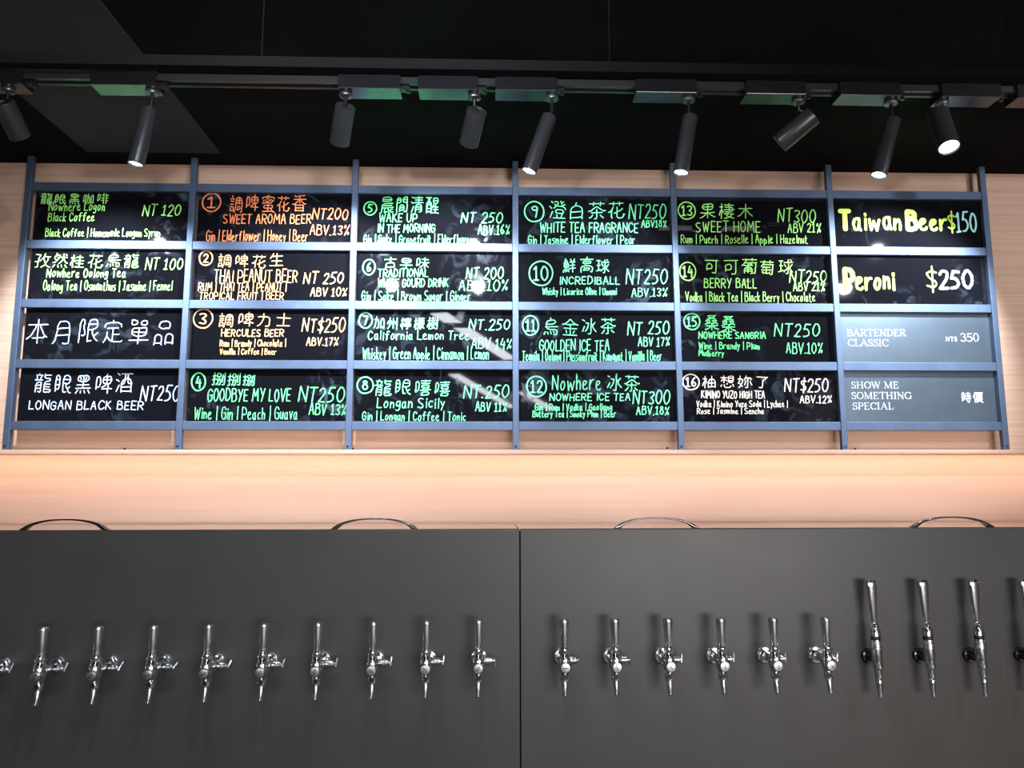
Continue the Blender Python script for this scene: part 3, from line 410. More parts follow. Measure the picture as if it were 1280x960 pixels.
BOARDS = {
 (1, 1): ('lime', [
  ('title_lettering', '龍眼黑咖啡', -1.4417, 0.913, -1.2244, 0.9152, 0.0388),
  ('name_lettering', 'Nowhere Logon', -1.4114, 0.8912, -1.2359, 0.893, 0.0295),
  ('name_lettering', 'Black Coffee', -1.4112, 0.8564, -1.2665, 0.8577, 0.0275),
  ('price_lettering', 'NT 120', -1.1128, 0.8776, -0.9949, 0.8787, 0.0342),
  ('ingredient_lettering', 'Black Coffee | Homemade Longan Syrup', -1.4158, 0.8052, -1.0545, 0.8083, 0.0256),
]),
 (1, 2): ('lime', [
  ('title_lettering', '孜然桂花烏龍', -1.4436, 0.7017, -1.1166, 0.7041, 0.0488),
  ('name_lettering', 'Nowhere Oolong Tea', -1.4009, 0.6715, -1.1561, 0.6732, 0.0279),
  ('price_lettering', 'NT 100', -1.093, 0.6989, -0.9778, 0.6997, 0.0362),
  ('ingredient_lettering', 'Oolong Tea | Osmanthus | Jasmine | Fennel', -1.4086, 0.6284, -1.0068, 0.631, 0.0305),
]),
 (1, 3): ('white', [
  ('title_lettering', '本月限定單品', -1.4495, 0.4527, -0.9906, 0.4546, 0.0864),
]),
 (1, 4): ('white', [
  ('title_lettering', '龍眼黑啤酒', -1.4133, 0.2992, -1.1103, 0.2999, 0.0666),
  ('name_lettering', 'LONGAN BLACK BEER', -1.4218, 0.2503, -1.0734, 0.2508, 0.0258),
  ('price_lettering', 'NT250', -1.0819, 0.2784, -0.9652, 0.2786, 0.045),
]),
 (2, 1): ('orange', [
  ('badge', '1', -0.8973, 0.9241, 0.029, 0.0307),
  ('title_lettering', '調啤蜜花香', -0.8393, 0.8913, -0.5933, 0.8937, 0.0595),
  ('name_lettering', 'SWEET AROMA BEER', -0.8559, 0.8533, -0.5761, 0.8559, 0.0305),
  ('price_lettering', 'NT200', -0.5704, 0.8698, -0.457, 0.8709, 0.0353),
  ('strength_lettering', 'ABV.13%', -0.5766, 0.818, -0.453, 0.8191, 0.0314),
  ('ingredient_lettering', 'Gin | Elderflower | Honey | Beer', -0.9073, 0.795, -0.5847, 0.7977, 0.034),
]),
 (2, 2): ('amber', [
  ('badge', '2', -0.9052, 0.7375, 0.0209, 0.0237),
  ('title_lettering', '調啤花生', -0.8679, 0.706, -0.6586, 0.7075, 0.0473),
  ('name_lettering', 'THAI PEANUT BEER', -0.8759, 0.6589, -0.6132, 0.6607, 0.0398),
  ('price_lettering', 'NT 250', -0.5912, 0.6572, -0.4661, 0.6581, 0.0345),
  ('strength_lettering', 'ABV 10%', -0.568, 0.6158, -0.4545, 0.6166, 0.0262),
  ('ingredient_lettering', 'RUM | THAI TEA | PEANUT |', -0.9229, 0.6298, -0.647, 0.6316, 0.0261),
  ('ingredient_lettering', 'TROPICAL FRUIT | BEER', -0.9188, 0.602, -0.6546, 0.6036, 0.0234),
]),
 (2, 3): ('amber', [
  ('badge', '3', -0.9044, 0.54, 0.0301, 0.0303),
  ('title_lettering', '調啤力士', -0.8556, 0.5118, -0.6251, 0.5129, 0.0499),
  ('name_lettering', 'HERCULES BEER', -0.8438, 0.4826, -0.65, 0.4835, 0.0222),
  ('price_lettering', 'NT$250', -0.59, 0.4989, -0.4573, 0.4995, 0.0428),
  ('strength_lettering', 'ABV.17%', -0.5755, 0.4546, -0.4777, 0.455, 0.0248),
  ('ingredient_lettering', 'Rum | Brandy | Chocolate |', -0.8465, 0.4508, -0.6418, 0.4517, 0.0203),
  ('ingredient_lettering', 'Vanilla | Coffee | Beer', -0.8453, 0.4253, -0.671, 0.426, 0.0176),
]),
 (2, 4): ('green', [
  ('badge', '4', -0.9073, 0.3376, 0.0213, 0.0279),
  ('title_lettering', '捌捌捌', -0.8659, 0.3256, -0.7294, 0.3259, 0.0401),
  ('name_lettering', 'GOODBYE MY LOVE', -0.8761, 0.277, -0.6207, 0.2775, 0.0382),
  ('price_lettering', 'NT250', -0.5924, 0.2758, -0.4537, 0.2761, 0.0444),
  ('strength_lettering', 'ABV 13%', -0.5594, 0.2352, -0.4465, 0.2354, 0.0338),
  ('ingredient_lettering', 'Wine | Gin | Peach | Guava', -0.9138, 0.221, -0.5973, 0.2214, 0.0362),
]),
 (3, 1): ('green', [
  ('badge', '5', -0.3858, 0.9092, 0.0204, 0.0223),
  ('title_lettering', '晨間清醒', -0.3539, 0.8917, -0.1641, 0.8936, 0.0589),
  ('name_lettering', 'WAKE UP', -0.355, 0.8633, -0.2336, 0.8645, 0.0284),
  ('name_lettering', 'IN THE MORNING', -0.3602, 0.8288, -0.1761, 0.8304, 0.0265),
  ('price_lettering', 'NT 250', -0.0887, 0.864, 0.0439, 0.8653, 0.033),
  ('strength_lettering', 'ABV.16%', -0.0338, 0.8237, 0.0669, 0.8246, 0.032),
  ('ingredient_lettering', 'Gin | Sake | Grapefruit | Elderflower', -0.4041, 0.7914, -0.0541, 0.7944, 0.0282),
]),
 (3, 2): ('green', [
  ('badge', '6', -0.3854, 0.712, 0.0193, 0.0253),
  ('title_lettering', '古早味', -0.339, 0.7079, -0.1915, 0.709, 0.0393),
  ('name_lettering', 'TRADITIONAL', -0.3552, 0.6809, -0.1954, 0.682, 0.0252),
  ('name_lettering', 'WHITE GOURD DRINK', -0.3545, 0.6471, -0.1301, 0.6486, 0.0269),
  ('price_lettering', 'NT 200', -0.0712, 0.6759, 0.0464, 0.6767, 0.0367),
  ('strength_lettering', 'ABV.10%', -0.0938, 0.6358, 0.06, 0.6368, 0.033),
  ('ingredient_lettering', 'Gin | Sake | Brown Sugar | Ginger', -0.4053, 0.601, -0.0598, 0.6031, 0.0311),
]),
 (3, 3): ('mint', [
  ('badge', '7', -0.392, 0.5367, 0.0208, 0.0248),
  ('title_lettering', '加州檸檬樹', -0.3664, 0.5069, -0.1597, 0.5079, 0.0427),
  ('name_lettering', 'California Lemon Tree', -0.3822, 0.4746, -0.0633, 0.476, 0.0281),
  ('price_lettering', 'NT.250', -0.061, 0.5084, 0.0683, 0.5091, 0.0326),
  ('strength_lettering', 'ABV 14%', -0.0531, 0.4463, 0.0732, 0.4468, 0.0324),
  ('ingredient_lettering', 'Whiskey | Green Apple | Cinnamon | Lemon', -0.3973, 0.4119, -0.0003, 0.4134, 0.0364),
]),
 (3, 4): ('mint', [
  ('badge', '8', -0.3878, 0.3281, 0.0255, 0.0259),
  ('title_lettering', '龍眼嘻嘻', -0.359, 0.2932, -0.1176, 0.2937, 0.056),
  ('name_lettering', 'Longan Sicily', -0.3484, 0.2567, -0.1387, 0.257, 0.0316),
  ('price_lettering', 'NT.250', -0.0762, 0.2888, 0.0638, 0.2891, 0.0385),
  ('strength_lettering', 'ABV 11%', -0.0396, 0.2464, 0.058, 0.2466, 0.0283),
  ('ingredient_lettering', 'Gin | Longan | Coffee | Tonic', -0.3941, 0.217, -0.0716, 0.2173, 0.0265),
]),
 (4, 1): ('mint', [
  ('badge', '9', 0.1487, 0.9029, 0.0319, 0.0341),
  ('title_lettering', '澄白茶花', 0.1941, 0.8756, 0.4461, 0.878, 0.0628),
  ('name_lettering', 'WHITE TEA FRAGRANCE', 0.168, 0.8326, 0.4884, 0.8355, 0.0321),
  ('price_lettering', 'NT250', 0.4618, 0.8826, 0.5807, 0.8838, 0.0477),
  ('strength_lettering', 'ABV18%', 0.5018, 0.8535, 0.5824, 0.8542, 0.0233),
  ('ingredient_lettering', 'Gin | Jasmine | Elderflower | Pear', 0.1284, 0.7933, 0.4771, 0.7962, 0.0284),
]),
 (4, 2): ('mint', [
  ('badge', '10', 0.1688, 0.6951, 0.0383, 0.0404),
  ('title_lettering', '鮮高球', 0.2395, 0.6956, 0.3951, 0.6967, 0.0519),
  ('name_lettering', 'INCREDIBALL', 0.2298, 0.6597, 0.4243, 0.661, 0.0245),
  ('price_lettering', 'NT250', 0.4474, 0.6611, 0.5802, 0.662, 0.0483),
  ('strength_lettering', 'ABV.13%', 0.4644, 0.6202, 0.5773, 0.6209, 0.0262),
  ('ingredient_lettering', 'Whisky | Licorice Olive | Umami', 0.1743, 0.6245, 0.4133, 0.626, 0.0218),
]),
 (4, 3): ('mint', [
  ('badge', '11', 0.1348, 0.5231, 0.0253, 0.0318),
  ('title_lettering', '烏金冰茶', 0.1733, 0.4907, 0.4123, 0.4918, 0.0619),
  ('name_lettering', 'GOOLDEN ICE TEA', 0.1629, 0.4412, 0.386, 0.4421, 0.0342),
  ('price_lettering', 'NT 250', 0.4488, 0.4954, 0.5805, 0.496, 0.0414),
  ('strength_lettering', 'ABV 17%', 0.481, 0.457, 0.581, 0.4574, 0.0283),
  ('ingredient_lettering', 'Tequila | Oolong | Passionfruit | Kumquat | Vanilla | Beer', 0.1083, 0.4087, 0.5542, 0.4103, 0.0298),
]),
 (4, 4): ('mint', [
  ('badge', '12', 0.153, 0.3253, 0.0309, 0.0328),
  ('name_lettering', 'Nowhere', 0.2038, 0.3154, 0.3568, 0.3157, 0.048),
  ('title_lettering', '冰茶', 0.3751, 0.309, 0.4799, 0.3093, 0.0574),
  ('name_lettering', 'NOWHERE ICE TEA', 0.1952, 0.281, 0.4499, 0.2815, 0.0218),
  ('price_lettering', 'NT300', 0.4605, 0.2698, 0.5755, 0.27, 0.0412),
  ('strength_lettering', 'ABV.18%', 0.4698, 0.2363, 0.5728, 0.2365, 0.0251),
  ('ingredient_lettering', 'Gin | Rum | Vodka | Gaoliang', 0.1476, 0.25, 0.3907, 0.2504, 0.02),
  ('ingredient_lettering', 'Buttery Tea | Smoky Plum | Beer', 0.1408, 0.2284, 0.4028, 0.2287, 0.02),
]),
 (5, 1): ('lime', [
  ('badge', '13', 0.6522, 0.9116, 0.0283, 0.0293),
  ('title_lettering', '果棲木', 0.6933, 0.8837, 0.8763, 0.8855, 0.0577),
  ('name_lettering', 'SWEET HOME', 0.6807, 0.8385, 0.8925, 0.8404, 0.0348),
  ('price_lettering', 'NT300', 0.9556, 0.8749, 1.0798, 0.8761, 0.0436),
  ('strength_lettering', 'ABV 21%', 0.9869, 0.8403, 1.0944, 0.8413, 0.0292),
  ('ingredient_lettering', 'Rum | Puerh | Roselle | Apple | Hazelnut', 0.6295, 0.7998, 1.0482, 0.8033, 0.0281),
]),
 (5, 2): ('lime', [
  ('badge', '14', 0.6481, 0.7053, 0.0262, 0.0305),
  ('title_lettering', '可可葡萄球', 0.702, 0.6955, 0.9996, 0.6976, 0.0557),
  ('name_lettering', 'BERRY BALL', 0.7013, 0.6513, 0.873, 0.6524, 0.0313),
  ('price_lettering', 'NT250', 0.9846, 0.6716, 1.1048, 0.6724, 0.038),
  ('strength_lettering', 'ABV 21%', 0.994, 0.6422, 1.0967, 0.6428, 0.0268),
  ('ingredient_lettering', 'Vodka | Black Tea | Black Berry | Chocolate', 0.6386, 0.6051, 1.0629, 0.6077, 0.0294),
]),
 (5, 3): ('green', [
  ('badge', '15', 0.6561, 0.5383, 0.026, 0.0263),
  ('title_lettering', '桑桑', 0.6979, 0.5059, 0.7982, 0.5064, 0.0554),
  ('name_lettering', 'NOWHERE SANGRIA', 0.6774, 0.4833, 0.8941, 0.4842, 0.0208),
  ('price_lettering', 'NT250', 0.9259, 0.4916, 1.0727, 0.4923, 0.0418),
  ('strength_lettering', 'ABV.10%', 0.9608, 0.4349, 1.0775, 0.4354, 0.0334),
  ('ingredient_lettering', 'Wine | Brandy | Plum', 0.6762, 0.4482, 0.8727, 0.449, 0.0216),
  ('ingredient_lettering', 'Mulberry', 0.6754, 0.4257, 0.7556, 0.426, 0.0188),
]),
 (5, 4): ('cream', [
  ('badge', '16', 0.6468, 0.341, 0.0266, 0.0249),
  ('title_lettering', '柚想妳了', 0.6823, 0.3189, 0.9024, 0.3194, 0.0444),
  ('name_lettering', 'KIMINO YUZO HIGH TEA', 0.6795, 0.2897, 0.8823, 0.2902, 0.0221),
  ('price_lettering', 'NT$250', 0.95, 0.3116, 1.0892, 0.3119, 0.0419),
  ('strength_lettering', 'ABV.12%', 0.9971, 0.2745, 1.0977, 0.2746, 0.0222),
  ('ingredient_lettering', 'Vodka | Kimino Yuzo Soda | Lychee |', 0.6626, 0.2615, 0.9546, 0.262, 0.0194),
  ('ingredient_lettering', 'Rose | Jasmine | Sencha', 0.6636, 0.2396, 0.8764, 0.2399, 0.0176),
]),
 (6, 1): ('yellow', [
  ('big', 'Taiwan', 1.164, 0.8523, 1.3646, 0.8541, 0.0626),
  ('big', 'Beer', 1.3896, 0.8543, 1.5187, 0.8555, 0.059),
  ('mid', '$', 1.5267, 0.8499, 1.5481, 0.8501, 0.0647),
  ('pale', '150', 1.5544, 0.8483, 1.6205, 0.8489, 0.0628),
]),
 (6, 2): ('yellow', [
  ('big', 'Peroni', 1.1672, 0.6488, 1.328, 0.6499, 0.0631),
  ('mid', '$', 1.4396, 0.6469, 1.469, 0.6471, 0.0688),
  ('bold', '250', 1.4832, 0.6528, 1.59, 0.6535, 0.0559),
]),
 (6, 3): ('print', [
  ('serif', 'BARTENDER', 1.1621, 0.4936, 1.357, 0.4945, 0.0218),
  ('serif', 'CLASSIC', 1.1628, 0.4601, 1.2966, 0.4606, 0.0218),
  ('serif', 'NT$', 1.4858, 0.4778, 1.525, 0.478, 0.0137),
  ('serif', '350', 1.5358, 0.4771, 1.5979, 0.4774, 0.0265),
]),
 (6, 4): ('print', [
  ('serif', 'SHOW ME', 1.165, 0.3227, 1.3203, 0.3231, 0.0205),
  ('serif', 'SOMETHING', 1.1637, 0.2881, 1.36, 0.2885, 0.0214),
  ('serif', 'SPECIAL', 1.1652, 0.2544, 1.2993, 0.2546, 0.0213),
  ('print', '時價', 1.522, 0.2763, 1.5941, 0.2765, 0.0366),
]),
}
WHERE = {
(1,1):'black menu board with lime green lettering priced 120, topmost at the left end',
(1,2):'black menu board with lime green lettering priced 100, under the board priced 120',
(1,3):'black menu board with six large bluish white characters and no price',
(1,4):'black menu board with bluish white lettering priced 250, lowest at the left end',
(2,1):'black menu board with orange lettering and a circled number 1',
(2,2):'black menu board with pale orange lettering and a circled number 2',
(2,3):'black menu board with pale orange lettering and a circled number 3',
(2,4):'black menu board with green lettering and a circled number 4',
(3,1):'black menu board with green lettering and a circled number 5',
(3,2):'black menu board with green lettering and a circled number 6, mirroring two lamps',
(3,3):'black menu board with mint green lettering and a circled number 7',
(3,4):'black menu board with mint green lettering and a circled number 8',
(4,1):'black menu board with mint green lettering and a circled number 9',
(4,2):'black menu board with mint green lettering and a large circled number 10',
(4,3):'black menu board with mint green lettering and a circled number 11',
(4,4):'black menu board with mint green lettering and a circled number 12',
(5,1):'black menu board with lime green lettering and a circled number 13',
(5,2):'black menu board with lime green lettering and a circled number 14',
(5,3):'black menu board with green lettering and a circled number 15',
(5,4):'black menu board with cream lettering and a circled number 16',
(6,1):'black menu board with thick yellow-green lettering priced 150, topmost at the right end',
(6,2):'black menu board with thick yellow-green lettering and a white 250',
(6,3):'printed grey menu card with white serif capitals priced 350',
(6,4):'printed grey menu card with three lines of white serif capitals, lowest at the right end'}
BY = 2.4185     # front face of the boards
GAP = {1: 0.0075, 2: 0.004, 3: 0.0035}
for (c, r), (ink, lines) in BOARDS.items():
    xl = PXS[c-1]+(0.0096+GAP[c] if c in GAP else 0.0005); xr = PXS[c]-0.0005
    zb = RZS[4-r]+0.0005; zt = RZS[5-r]-0.0005
    printed = c == 6 and r > 2
    cx, cz = (xl+xr)/2, zb
    bm = B(); bm_box(bm, xl-cx, xr-cx, 0, 0.005, 0, zt-zb)
    o = finish(bm, 'menu_card' if printed else 'menu_board', M['card'] if printed else M['board'], smooth=False, bevel=0.0006, seg=1)
    o.location = (cx, BY, cz)
    tag(o, WHERE[(c, r)], 'menu board', 'menu boards in the steel rack')
    parts = {}
    for ln_ in lines:
        if ln_[0] == 'badge':
            _, t, bx, bz, rx, rz = ln_
            write_badge(o, t, bx-cx, bz-cz, rx, rz, M['ink_'+ink]); o.children[-1].location = (0, -0.0004, 0)
            continue
        role, t, ax, az, ex, ez, h = ln_
        pname, mk = role, 'ink_'+ink
        if role in ('big', 'serif'): pname = 'name_lettering'
        if role in ('mid', 'pale', 'bold', 'print') or (role == 'serif' and t in ('NT$', '350')): pname = 'price_lettering'
        if role in ('pale', 'bold'): mk = 'ink_'+role
        key = (pname, mk)
        if key not in parts: parts[key] = B()
        if role == 'serif': write_serif(parts[key], t, ax-cx, az-cz, ex-cx, ez-cz, h)
        else: write(parts[key], role, t, ax-cx, az-cz, ex-cx, ez-cz, h)
    for k, ((pname, mk), bm) in enumerate(parts.items()):
        p = finish(bm, pname, M[mk], o, smooth=False); p.location = (0, -0.0005-0.0001*k, 0)

# small screws left in the wooden wall
for x, z, lab in ((-1.1406, 0.1305, 'small black screw in the wood under the board with LONGAN BLACK BEER lettering'),
                  (-0.4289, 0.1305, 'small black screw in the wood beside the foot of the third post'),
                  (0.5739, 0.1331, 'small black screw in the wood left of the foot of the fifth post'),
                  (1.1856, 0.1305, 'small black screw in the wood right of the foot of the sixth post')):
    bm = B(); bm_lathe(bm, [(0.0036, 0), (0.0034, -0.0015), (0.0018, -0.0024)], (0, 0, 0), (0, 1, 0), 12)
    o = finish(bm, 'wall_screw', M['rubber']); o.location = (x, WALL_Y, z); tag(o, lab, 'screw', 'screws in the wooden wall')

# ------------------------------------------------------------------ track lights
TY = 1.909
track = thing('light_track', 'long black lighting track along the ceiling above the menu boards', 'track', (0, TY, CEIL))
bm = B(); bm_box(bm, -2.2, 2.2, -0.018, 0.018, -0.006, 0.0); bm_box(bm, -2.2, 2.2, -0.018, -0.010, -0.018, -0.006); bm_box(bm, -2.2, 2.2, 0.010, 0.018, -0.018, -0.006)
finish(bm, 'track_channel', M['track'], track, smooth=False)
bm = B(); bm_box(bm, -2.2, 2.2, -0.0095, 0.0095, -0.012, -0.0065); finish(bm, 'conductor', M['ring'], track, smooth=False)

def spotlight(x0, x1, joint, back, front, r, label, power, size, lit, end):
    """x0..x1 the driver box on the track; joint, back and front: where the swivel and the head's two ends are"""
    base = Vector(((x0+x1)/2, TY, CEIL-0.0185)); t = thing('track_spotlight', label, 'spotlight', base, group='spotlights on the ceiling track')
    rel = lambda p: Vector(p)-base
    box = box_part('driver_box', M['box'], t, x0-base.x, x1-base.x, -0.029, 0.029, -0.0195, 0.0, 0.0012)
    # side skirts rise past the track to the ceiling
    bm = B(); bm_box(bm, x0-base.x, x1-base.x, -0.029, -0.0195, -0.001, 0.0175); bm_box(bm, x0-base.x, x1-base.x, 0.0195, 0.029, -0.001, 0.0175); finish(bm, 'box_skirt', M['box'], t, smooth=False)
    s = end
    ex = (x1 if s > 0 else x0)-base.x
    bm = B(); bm_box(bm, min(ex, ex+s*0.022), max(ex, ex+s*0.022), -0.009, 0.009, -0.010, -0.001); bm_lathe(bm, [(0.005, 0), (0.005, 0.006)], (ex+s*0.018, 0, -0.016), (0, 0, 1), 10)
    finish(bm, 'track_adapter', M['rubber'], t, smooth=False)
    j, b, f = rel(joint), rel(back), rel(front); ax = (f-b).normalized(); ln_ = (f-b).length
    bm = B(); bm_lathe(bm, [(0.013, 0.004), (0.0165, 0.003), (0.0175, -0.002), (0.0165, -0.005), (0.010, -0.006)], (j.x, j.y, -0.0195-0.004), (0, 0, 1), 24)
    finish(bm, 'mount_ring', M['ring'], t)
    hinge = b+ax*0.010
    bm = B(); bm_tube(bm, [(j.x, j.y, -0.022), (j.x, j.y, (hinge.z-0.022)*0.55), hinge+Vector((0, 0, 0.012)), hinge], 0.0048, 12); finish(bm, 'stem', M['rubber'], t)
    bm = B(); bm_lathe(bm, [(r*0.80, 0.003), (r*0.86, 0.0), (r*0.97, 0.0), (r, 0.003), (r, ln_-0.004), (r*0.985, ln_-0.001), (r*0.92, ln_), (r*0.88, ln_-0.001), (r*0.84, ln_-0.012)], b, ax, 32)
    head = finish(bm, 'lamp_head', M['black'], t, angle=50)
    bm = B(); bm_lathe(bm, [(r*0.83, ln_-0.006), (r*0.5, ln_-0.0045), (0.001, ln_-0.004)], b, ax, 32, caps=False); finish(bm, 'lens', M['lens'] if lit else M['lensoff'], head)
    # the ring of small vent holes round the back of the head
    d, u, w = frame_of(ax); bm = B()
    for k in range(16):
        a = 2*PI*k/16; c = b+(u*math.cos(a)+w*math.sin(a))*r*0.91
        bm_lathe(bm, [(0.0011, 0.0003), (0.0011, -0.0004)], c, ax, 6)
    finish(bm, 'vent_ring', M['ring'], head, smooth=False)
    l = bpy.data.lights.new('spot_lamp', 'SPOT'); l.energy = power; l.color = COOL; l.spot_size = math.radians(size); l.spot_blend = 0.55; l.shadow_soft_size = 0.018
    lo = bpy.data.objects.new('spot_lamp', l); COL.objects.link(lo); lo.location = f+ax*0.004; aim(lo, ax); lo.parent = t
SLIM, WIDE = 0.0200, 0.0268
S = [
 (-1.365, -1.196, (-1.243, 1.91, 0), (-1.254, 1.91, 0.994), (-1.244, 1.978, 0.930), WIDE, 'black spotlight at the left edge, its thick head tilted toward the boards', 72.0, 84, 0, 1),
 (-1.022, -0.858, (-0.876, 1.91, 0), (-0.880, 1.91, 0.980), (-0.902, 1.90, 0.824), SLIM, 'slim black spotlight with lit lens above the boards numbered 1 and priced 120', 5.0, 80, 1, 1),
 (-0.391, -0.231, (-0.376, 1.91, 0), (-0.376, 1.91, 0.995), (-0.404, 1.985, 0.929), WIDE, 'black spotlight with thick grey-lit head above the board numbered 5, left of its twin', 72.0, 84, 0, 1),
 (-0.185, -0.030, (-0.039, 1.91, 0), (-0.032, 1.91, 0.989), (-0.055, 1.985, 0.931), WIDE, 'black spotlight with thick head and ringed back, between the boards numbered 5 and 9', 72.0, 84, 0, 1),
 (0.016, 0.176, (0.166, 1.91, 0), (0.159, 1.91, 0.974), (0.103, 1.90, 0.816), SLIM, 'slim black spotlight with lit lens leaning left above the board numbered 9', 5.0, 80, 1, 1),
 (0.384, 0.544, (0.530, 1.91, 0), (0.533, 1.91, 0.979), (0.500, 1.90, 0.817), SLIM, 'slim black spotlight with lit lens between the boards numbered 9 and 13', 5.0, 80, 1, 1),
 (0.676, 0.835, (0.825, 1.91, 0), (0.862, 1.91, 0.988), (0.786, 1.955, 0.928), WIDE, 'black spotlight tilted far to the left, thick head lying almost flat', 72.0, 84, 0, 1),
 (0.927, 1.090, (1.076, 1.91, 0), (1.078, 1.91, 0.978), (1.023, 1.90, 0.816), SLIM, 'slim black spotlight with lit lens above the board priced 150', 5.0, 80, 1, 1),
 (1.200, 1.360, (1.216, 1.91, 0), (1.202, 1.91, 1.000), (1.192, 1.858, 0.877), WIDE, 'black spotlight with thick head and glaring lens turned to the viewer', 15.0, 75, 1, 1)]
for s in S: spotlight(*s)
spotlight(1.405, 1.565, (1.545, 1.91, 0), (1.545, 1.91, 0.99), (1.510, 1.985, 0.925), WIDE, 'black spotlight at the right edge with only its driver box in view', 95.0, 84, 0, 1)

# black bar hung on thin rods in front of the track
bar = thing('hanging_bar', 'long thin black bar hung on rods from the ceiling in front of the track', 'bar', (0, 1.3, 0.751))
box_part('bar', M['bar'], bar, -2.0, 2.0, 0, 0.02, 0, 0.0205, 0.001)
for x in (-0.4106, 0.2205, 0.9715):
    bm = B(); bm_tube(bm, [(x, 0.01, 0.020), (x, 0.01, CEIL-0.751)], 0.0013, 8); finish(bm, 'rod', M['bar'], bar)

# ------------------------------------------------------------------ tap cabinets with lids
PY = 2.0; PT = -0.0995
def cabinet(x0, x1, lids, label):
    t = thing('tap_cabinet', label, 'cabinet', ((x0+x1)/2, PY, FLOOR), group='beer tap cabinets')
    X, Z = (x0+x1)/2, FLOOR
    box_part('front_panel', M['panel'], t, x0-X, x1-X, 0.0, 0.004, 0.0, PT-Z-0.0005, 0.0012)
    box_part('panel_edge', M['edge'], t, x0-X, x1-X, 0.0042, 0.020, 0.05, PT-Z+0.0012, 0.0005)
    box_part('body', M['edge'], t, x0-X+0.002, x1-X-0.002, 0.0204, WALL_Y-PY-0.012, 0.0, PT-Z-0.03, 0.002)
    for a, b, hx in lids:
        lid = box_part('lid', M['lid'], t, a-X, b-X, 0.0206, WALL_Y-PY-0.012, PT-Z-0.0295, PT-Z-0.002, 0.002)
        bm = B(); w = 0.114; y = 0.034; z0 = PT-Z-0.0019; n = 28; prev = None
        for k in range(n+1):                                           # a flat bow that thickens into its two feet
            s = -1+2*k/n; x = hx-X+s*w; e = abs(s)
            top = 0.0235*(1-e**2.6)+0.007*(1-e**12) ; th = 0.0042+0.0065*e**2
            lo = max(0.0, top-th)*min(1.0, max(0.0, (0.83-e)/0.07)); hi = max(top, lo+0.0015)
            d = 0.006+0.004*e; cz, rz = z0+(lo+hi)/2, (hi-lo)/2
            ring = [bm.verts.new((x, y+d*math.copysign(abs(math.cos(a))**0.7, math.cos(a)), cz+rz*math.copysign(abs(math.sin(a))**0.7, math.sin(a)))) for a in [2*PI*i/12 for i in range(12)]]
            if prev:
                for i in range(12): bm.faces.new((prev[i], prev[(i+1) % 12], ring[(i+1) % 12], ring[i]))
            else: bm.faces.new(ring)
            prev = ring
        bm.faces.new(prev)
        finish(bm, 'lid_handle', M['bronze'], lid, angle=60)
    return t
cabinet(-1.72, 0.0800, [(-1.72, -0.721, -1.080), (-0.719, 0.0800, -0.293)], 'dark steel tap cabinet with ten chrome taps, left of the seam')
cabinet(0.0828, 1.8, [(0.0828, 0.829, 0.4395), (0.831, 1.8, 1.226)], 'dark grey tap cabinet with six short and four long taps, right of the seam')

